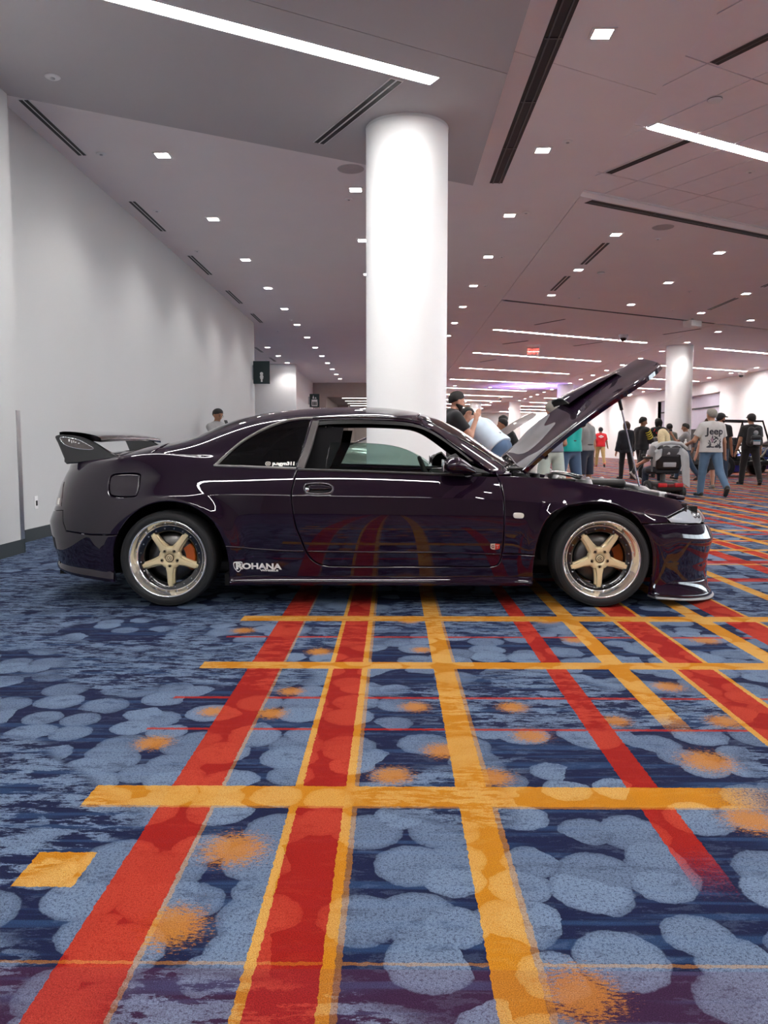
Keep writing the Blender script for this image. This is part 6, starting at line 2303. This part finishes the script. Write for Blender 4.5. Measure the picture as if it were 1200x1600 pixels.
MB().rbox(-.25, .25, -.20, .28, .46, .56, .04, None, 3).build('seat_cushion', M_seat, pc)
BK = Matrix.Translation((0, -.20, .52)) @ Matrix.Rotation(math.radians(8), 4, 'X')
MB().rbox(-.25, .25, -.06, .05, .02, .50, .05, BK, 3).build('seat_back', mat('vinyl_black', (.014, .014, .015), .35), pc)
MB().rbox(-.17, .17, -.075, -.05, .28, .46, .02, BK).build('back_pocket', mat('vinyl_grey', (.06, .06, .065), .4), pc)
MB().rbox(-.13, .13, -.075, -.05, .08, .17, .01, BK).build('reflector_strip', mat('reflector_grey', (.34, .35, .37), .4), pc)
for x in (-.31, .31):
    MB().rbox(x - .035, x + .035, -.16, .20, .74, .79, .018).build('armrest', M_plast, pc)
    MB().tube([(x, -.18, .50), (x, -.16, .74)], .016, 8).build('armrest_post', M_darkgrey, pc)
MB().rbox(-.33, -.27, .20, .30, .78, .84, .012).tube([(-.30, .26, .84), (-.30, .26, .90)], .01).build('joystick', M_plast, pc)
MB().rbox(-.20, .20, .36, .58, .10, .13, .01).build('footplate', M_plast, pc)
jk = thing('draped_jacket', 'light grey jacket draped over the back of the power chair', 'jacket', (CX, CY_, 0), math.radians(6))
V, F = [], []
NA, NB = 22, 16
for i in range(NA):
    t = i / (NA - 1)
    x = -.30 + .66 * t
    for j in range(NB):
        q = j / (NB - 1)
        drop = (.04 + .16 * q) if t < .80 else (.04 + .66 * q)
        f = .014 * math.sin(t * 21 + q * 3) * (.3 + q)
        top_z = 1.035 - .10 * max(0, abs(x - .02) - .16) / .12
        V.append((x + (.04 * q if t > .8 else 0), -.262 - .050 * min(1, q * 3) + f, top_z - drop * q ** .9 if q > 0 else top_z))
for i in range(NA - 1):
    for j in range(NB - 1):
        F.append((i * NB + j, (i + 1) * NB + j, (i + 1) * NB + j + 1, i * NB + j + 1))
g = MB().add(V, F, True).add([(a, b + .012, c) for a, b, c in V], [f[::-1] for f in F], True)
g.build('jacket_body', cloth('jacket_grey', (.36, .37, .38)), jk)
MB().tube([(-.30, -.27, .97), (-.18, -.275, 1.04), (.02, -.275, 1.065), (.22, -.275, 1.04), (.33, -.275, .95)], .035, 10).build('jacket_collar', cloth('jacket_grey', (.36, .37, .38)), jk)
# ------------------------------------------------------------------ other vehicles on show
def plain_coupe(name, label, paint, loc_, rotz, hood_up=0.0, wheel_m=None):
    """a closed coupe of the same build, kept simple: body, glazing, hood, wheels"""
    o = thing(name, label, 'car', loc_, rotz)
    us = np.linspace(XA - LR, XB + LF, 96)
    vs = np.concatenate([np.linspace(0, VB, 20), np.linspace(VB, 1.77, 22)[1:]])
    A, B = np.meshgrid(us, vs, indexing='ij')
    P = loc(S(A.ravel(), B.ravel())).reshape(len(us), len(vs), 3)
    win = [np.array(qtr_win), np.array([(q[0], q[1]) for q in door_hole if q[1] >= VB - .02]), np.array(ws), np.array(rg)]
    hoodp = np.array(hood_o)
    bod, gls, hd = MB(), MB(), MB()
    flat = P.reshape(-1, 3)
    n = len(vs)
    cu, cvv = (A[:-1, :-1] + A[1:, 1:]) / 2, (B[:-1, :-1] + B[1:, 1:]) / 2
    C = np.stack([cu.ravel(), cvv.ravel()], 1)
    isw = np.zeros(len(C), bool)
    for w in win:
        isw |= inside(C, w)
    ish = inside(C, hoodp)
    Q = S(C[:, 0], C[:, 1])
    cut = np.zeros(len(C), bool)
    for (ax, az), R_ in ARCH:
        cut |= (np.hypot(Q[:, 0] - ax, Q[:, 2] - az) < R_) & (C[:, 1] < VB)
    fb_, fg_, fh_ = [], [], []
    k = 0
    for i in range(len(us) - 1):
        for j in range(n - 1):
            f_ = (i * n + j, (i + 1) * n + j, (i + 1) * n + j + 1, i * n + j + 1)
            if not cut[k]:
                (fg_ if isw[k] else fh_ if (ish[k] and hood_up) else fb_).append(f_)
            k += 1
    for sgn in (1, -1):
        W = flat * (1, sgn, 1)
        rv = (lambda L: L) if sgn > 0 else (lambda L: [f_[::-1] for f_ in L])
        bod.add(W, rv(fb_), True)
        gls.add(W, rv(fg_), True)
        if hood_up:
            c_, s_ = math.cos(hood_up), math.sin(hood_up)
            x, z = W[:, 0] + CAR0[0] - HX, W[:, 2] - HZ
            H_ = np.stack([HX - CAR0[0] + x * c_ - z * s_, W[:, 1], HZ + x * s_ + z * c_], 1)
            hd.add(H_, rv(fh_), True)
    bod.build('body', paint, o)
    gls.build('glazing', M_glass_dark, o)
    if hood_up:
        hd.build('hood', paint, o)
    for x in (RW, FWX):
        for sgn in (1, -1):
            w = MB()
            w.lathe([(.21, .10), (.28, .115), (.303, .09), (.303, -.09), (.28, -.115), (.22, -.11)], 32, axis='Y')
            t = w.build('wheel', M_rubber, o)
            r = MB()
            r.lathe([(.225, -.112), (.215, -.10), (.20, -.06), (.195, .05)], 32, axis='Y')
            for q in range(10):
                a = 2 * math.pi * q / 10
                r.tube([(0, -.07, 0), (.205 * math.cos(a), -.085, .205 * math.sin(a))], .016, 6)
            r.lathe([(0, -.095), (.05, -.09), (.06, -.06)], 20, axis='Y')
            r.build('rim', wheel_m or M_chrome, t)
            t.location = (x - CAR0[0], -.75 * sgn, .303)
            if sgn < 0:
                t.rotation_euler = (0, 0, math.pi)
    MB().box(-2.0, 2.0, -.55, .55, .14, .5).build('chassis', M_under, o)
    return o


plain_coupe('silver_coupe', 'silver grey car with its hood raised behind the central column', mat('silver_paint', (.42, .41, .39), .28, metal=.7, coat=1.0), (.66, 14.25, 0), 0, math.radians(44))
plain_coupe('blue_coupe', 'deep blue car with bright chrome wheels behind the man with the backpack', mat('blue_paint', (.006, .02, .20), .25, metal=.3, coat=1.0), (14.4, 29.4, 0), math.pi)

# off-road buggy
bg = thing('off_road_buggy', 'open off-road buggy with a black roll cage and blue hood', 'buggy', (11.45, 26.1, 0), math.radians(8))
M_cage = mat('cage_black', (.012, .012, .013), .35, coat=.3)
c = MB()
for y in (-.62, .62):
    c.tube([(.85, y, .62), (.62, y, 1.02), (.38, y * .92, 1.78), (-.95, y * .92, 1.80), (-1.15, y, 1.0), (-1.3, y, .55)], .03, 8)
    c.tube([(.62, y, 1.02), (-1.15, y, 1.0)], .026, 8)
    c.tube([(-.30, y * .92, 1.79), (-.55, y, 1.0), (-.2, y, .5)], .026, 8)
for x, z in ((.38, 1.78), (-.95, 1.80), (.62, 1.02), (-1.15, 1.0), (-.3, 1.79)):
    w = .57 if z > 1.5 else .62
    c.tube([(x, -w, z), (x, w, z)], .028, 8)
c.build('roll_cage', M_cage, bg)
MB().rbox(-1.3, 1.25, -.60, .60, .36, .50, .04).build('frame', M_plast, bg)
MB().rbox(.70, 1.45, -.48, .48, .62, .92, .09, None, 3).build('hood', mat('buggy_blue', (.012, .022, .10), .25, coat=.8), bg)
MB().rbox(-1.32, -.62, -.55, .55, .50, .60, .02).rbox(-1.34, -1.28, -.55, .55, .55, .80, .02).build('cargo_bed', M_darkgrey, bg)
for y in (-.32, .32):
    so = MB().rbox(-.45, .05, y - .24, y + .24, .50, .66, .05, None, 3).build('seat', M_seat, bg)
    MB().rbox(-.56, -.42, y - .23, y + .23, .6, 1.25, .05, None, 3).build('backrest', M_seat, so)
for x in (-.98, 1.02):
    for y in (-.70, .70):
        w = MB()
        w.lathe([(.17, -.10), (.30, -.12), (.335, -.09), (.335, .09), (.30, .12), (.17, .10)], 30, (x, y, .335), 'Y')
        wo_ = w.build('wheel', M_rubber, bg)
        MB().lathe([(0, -.08), (.15, -.09), (.17, -.10), (.17, .10), (0, .08)], 20, (x, y, .335), 'Y').build('rim', M_darkgrey, wo_)
        MB().tube([(x, y * .8, .34), (x * .9, y * .3, .5)], .025, 8).build('suspension_arm', mat('arm_cream', (.66, .62, .50), .4), bg)
for y in (-.3, .3):
    MB().tube([(.95, y, .95), (.80, y * 1.4, 1.02), (.62, y * .6, .62)], .03, 8).build('cream_brace', mat('arm_cream', (.66, .62, .50), .4), bg)
MB().rbox(1.28, 1.36, -.55, .55, .38, .52, .02).build('bumper', M_steel, bg)
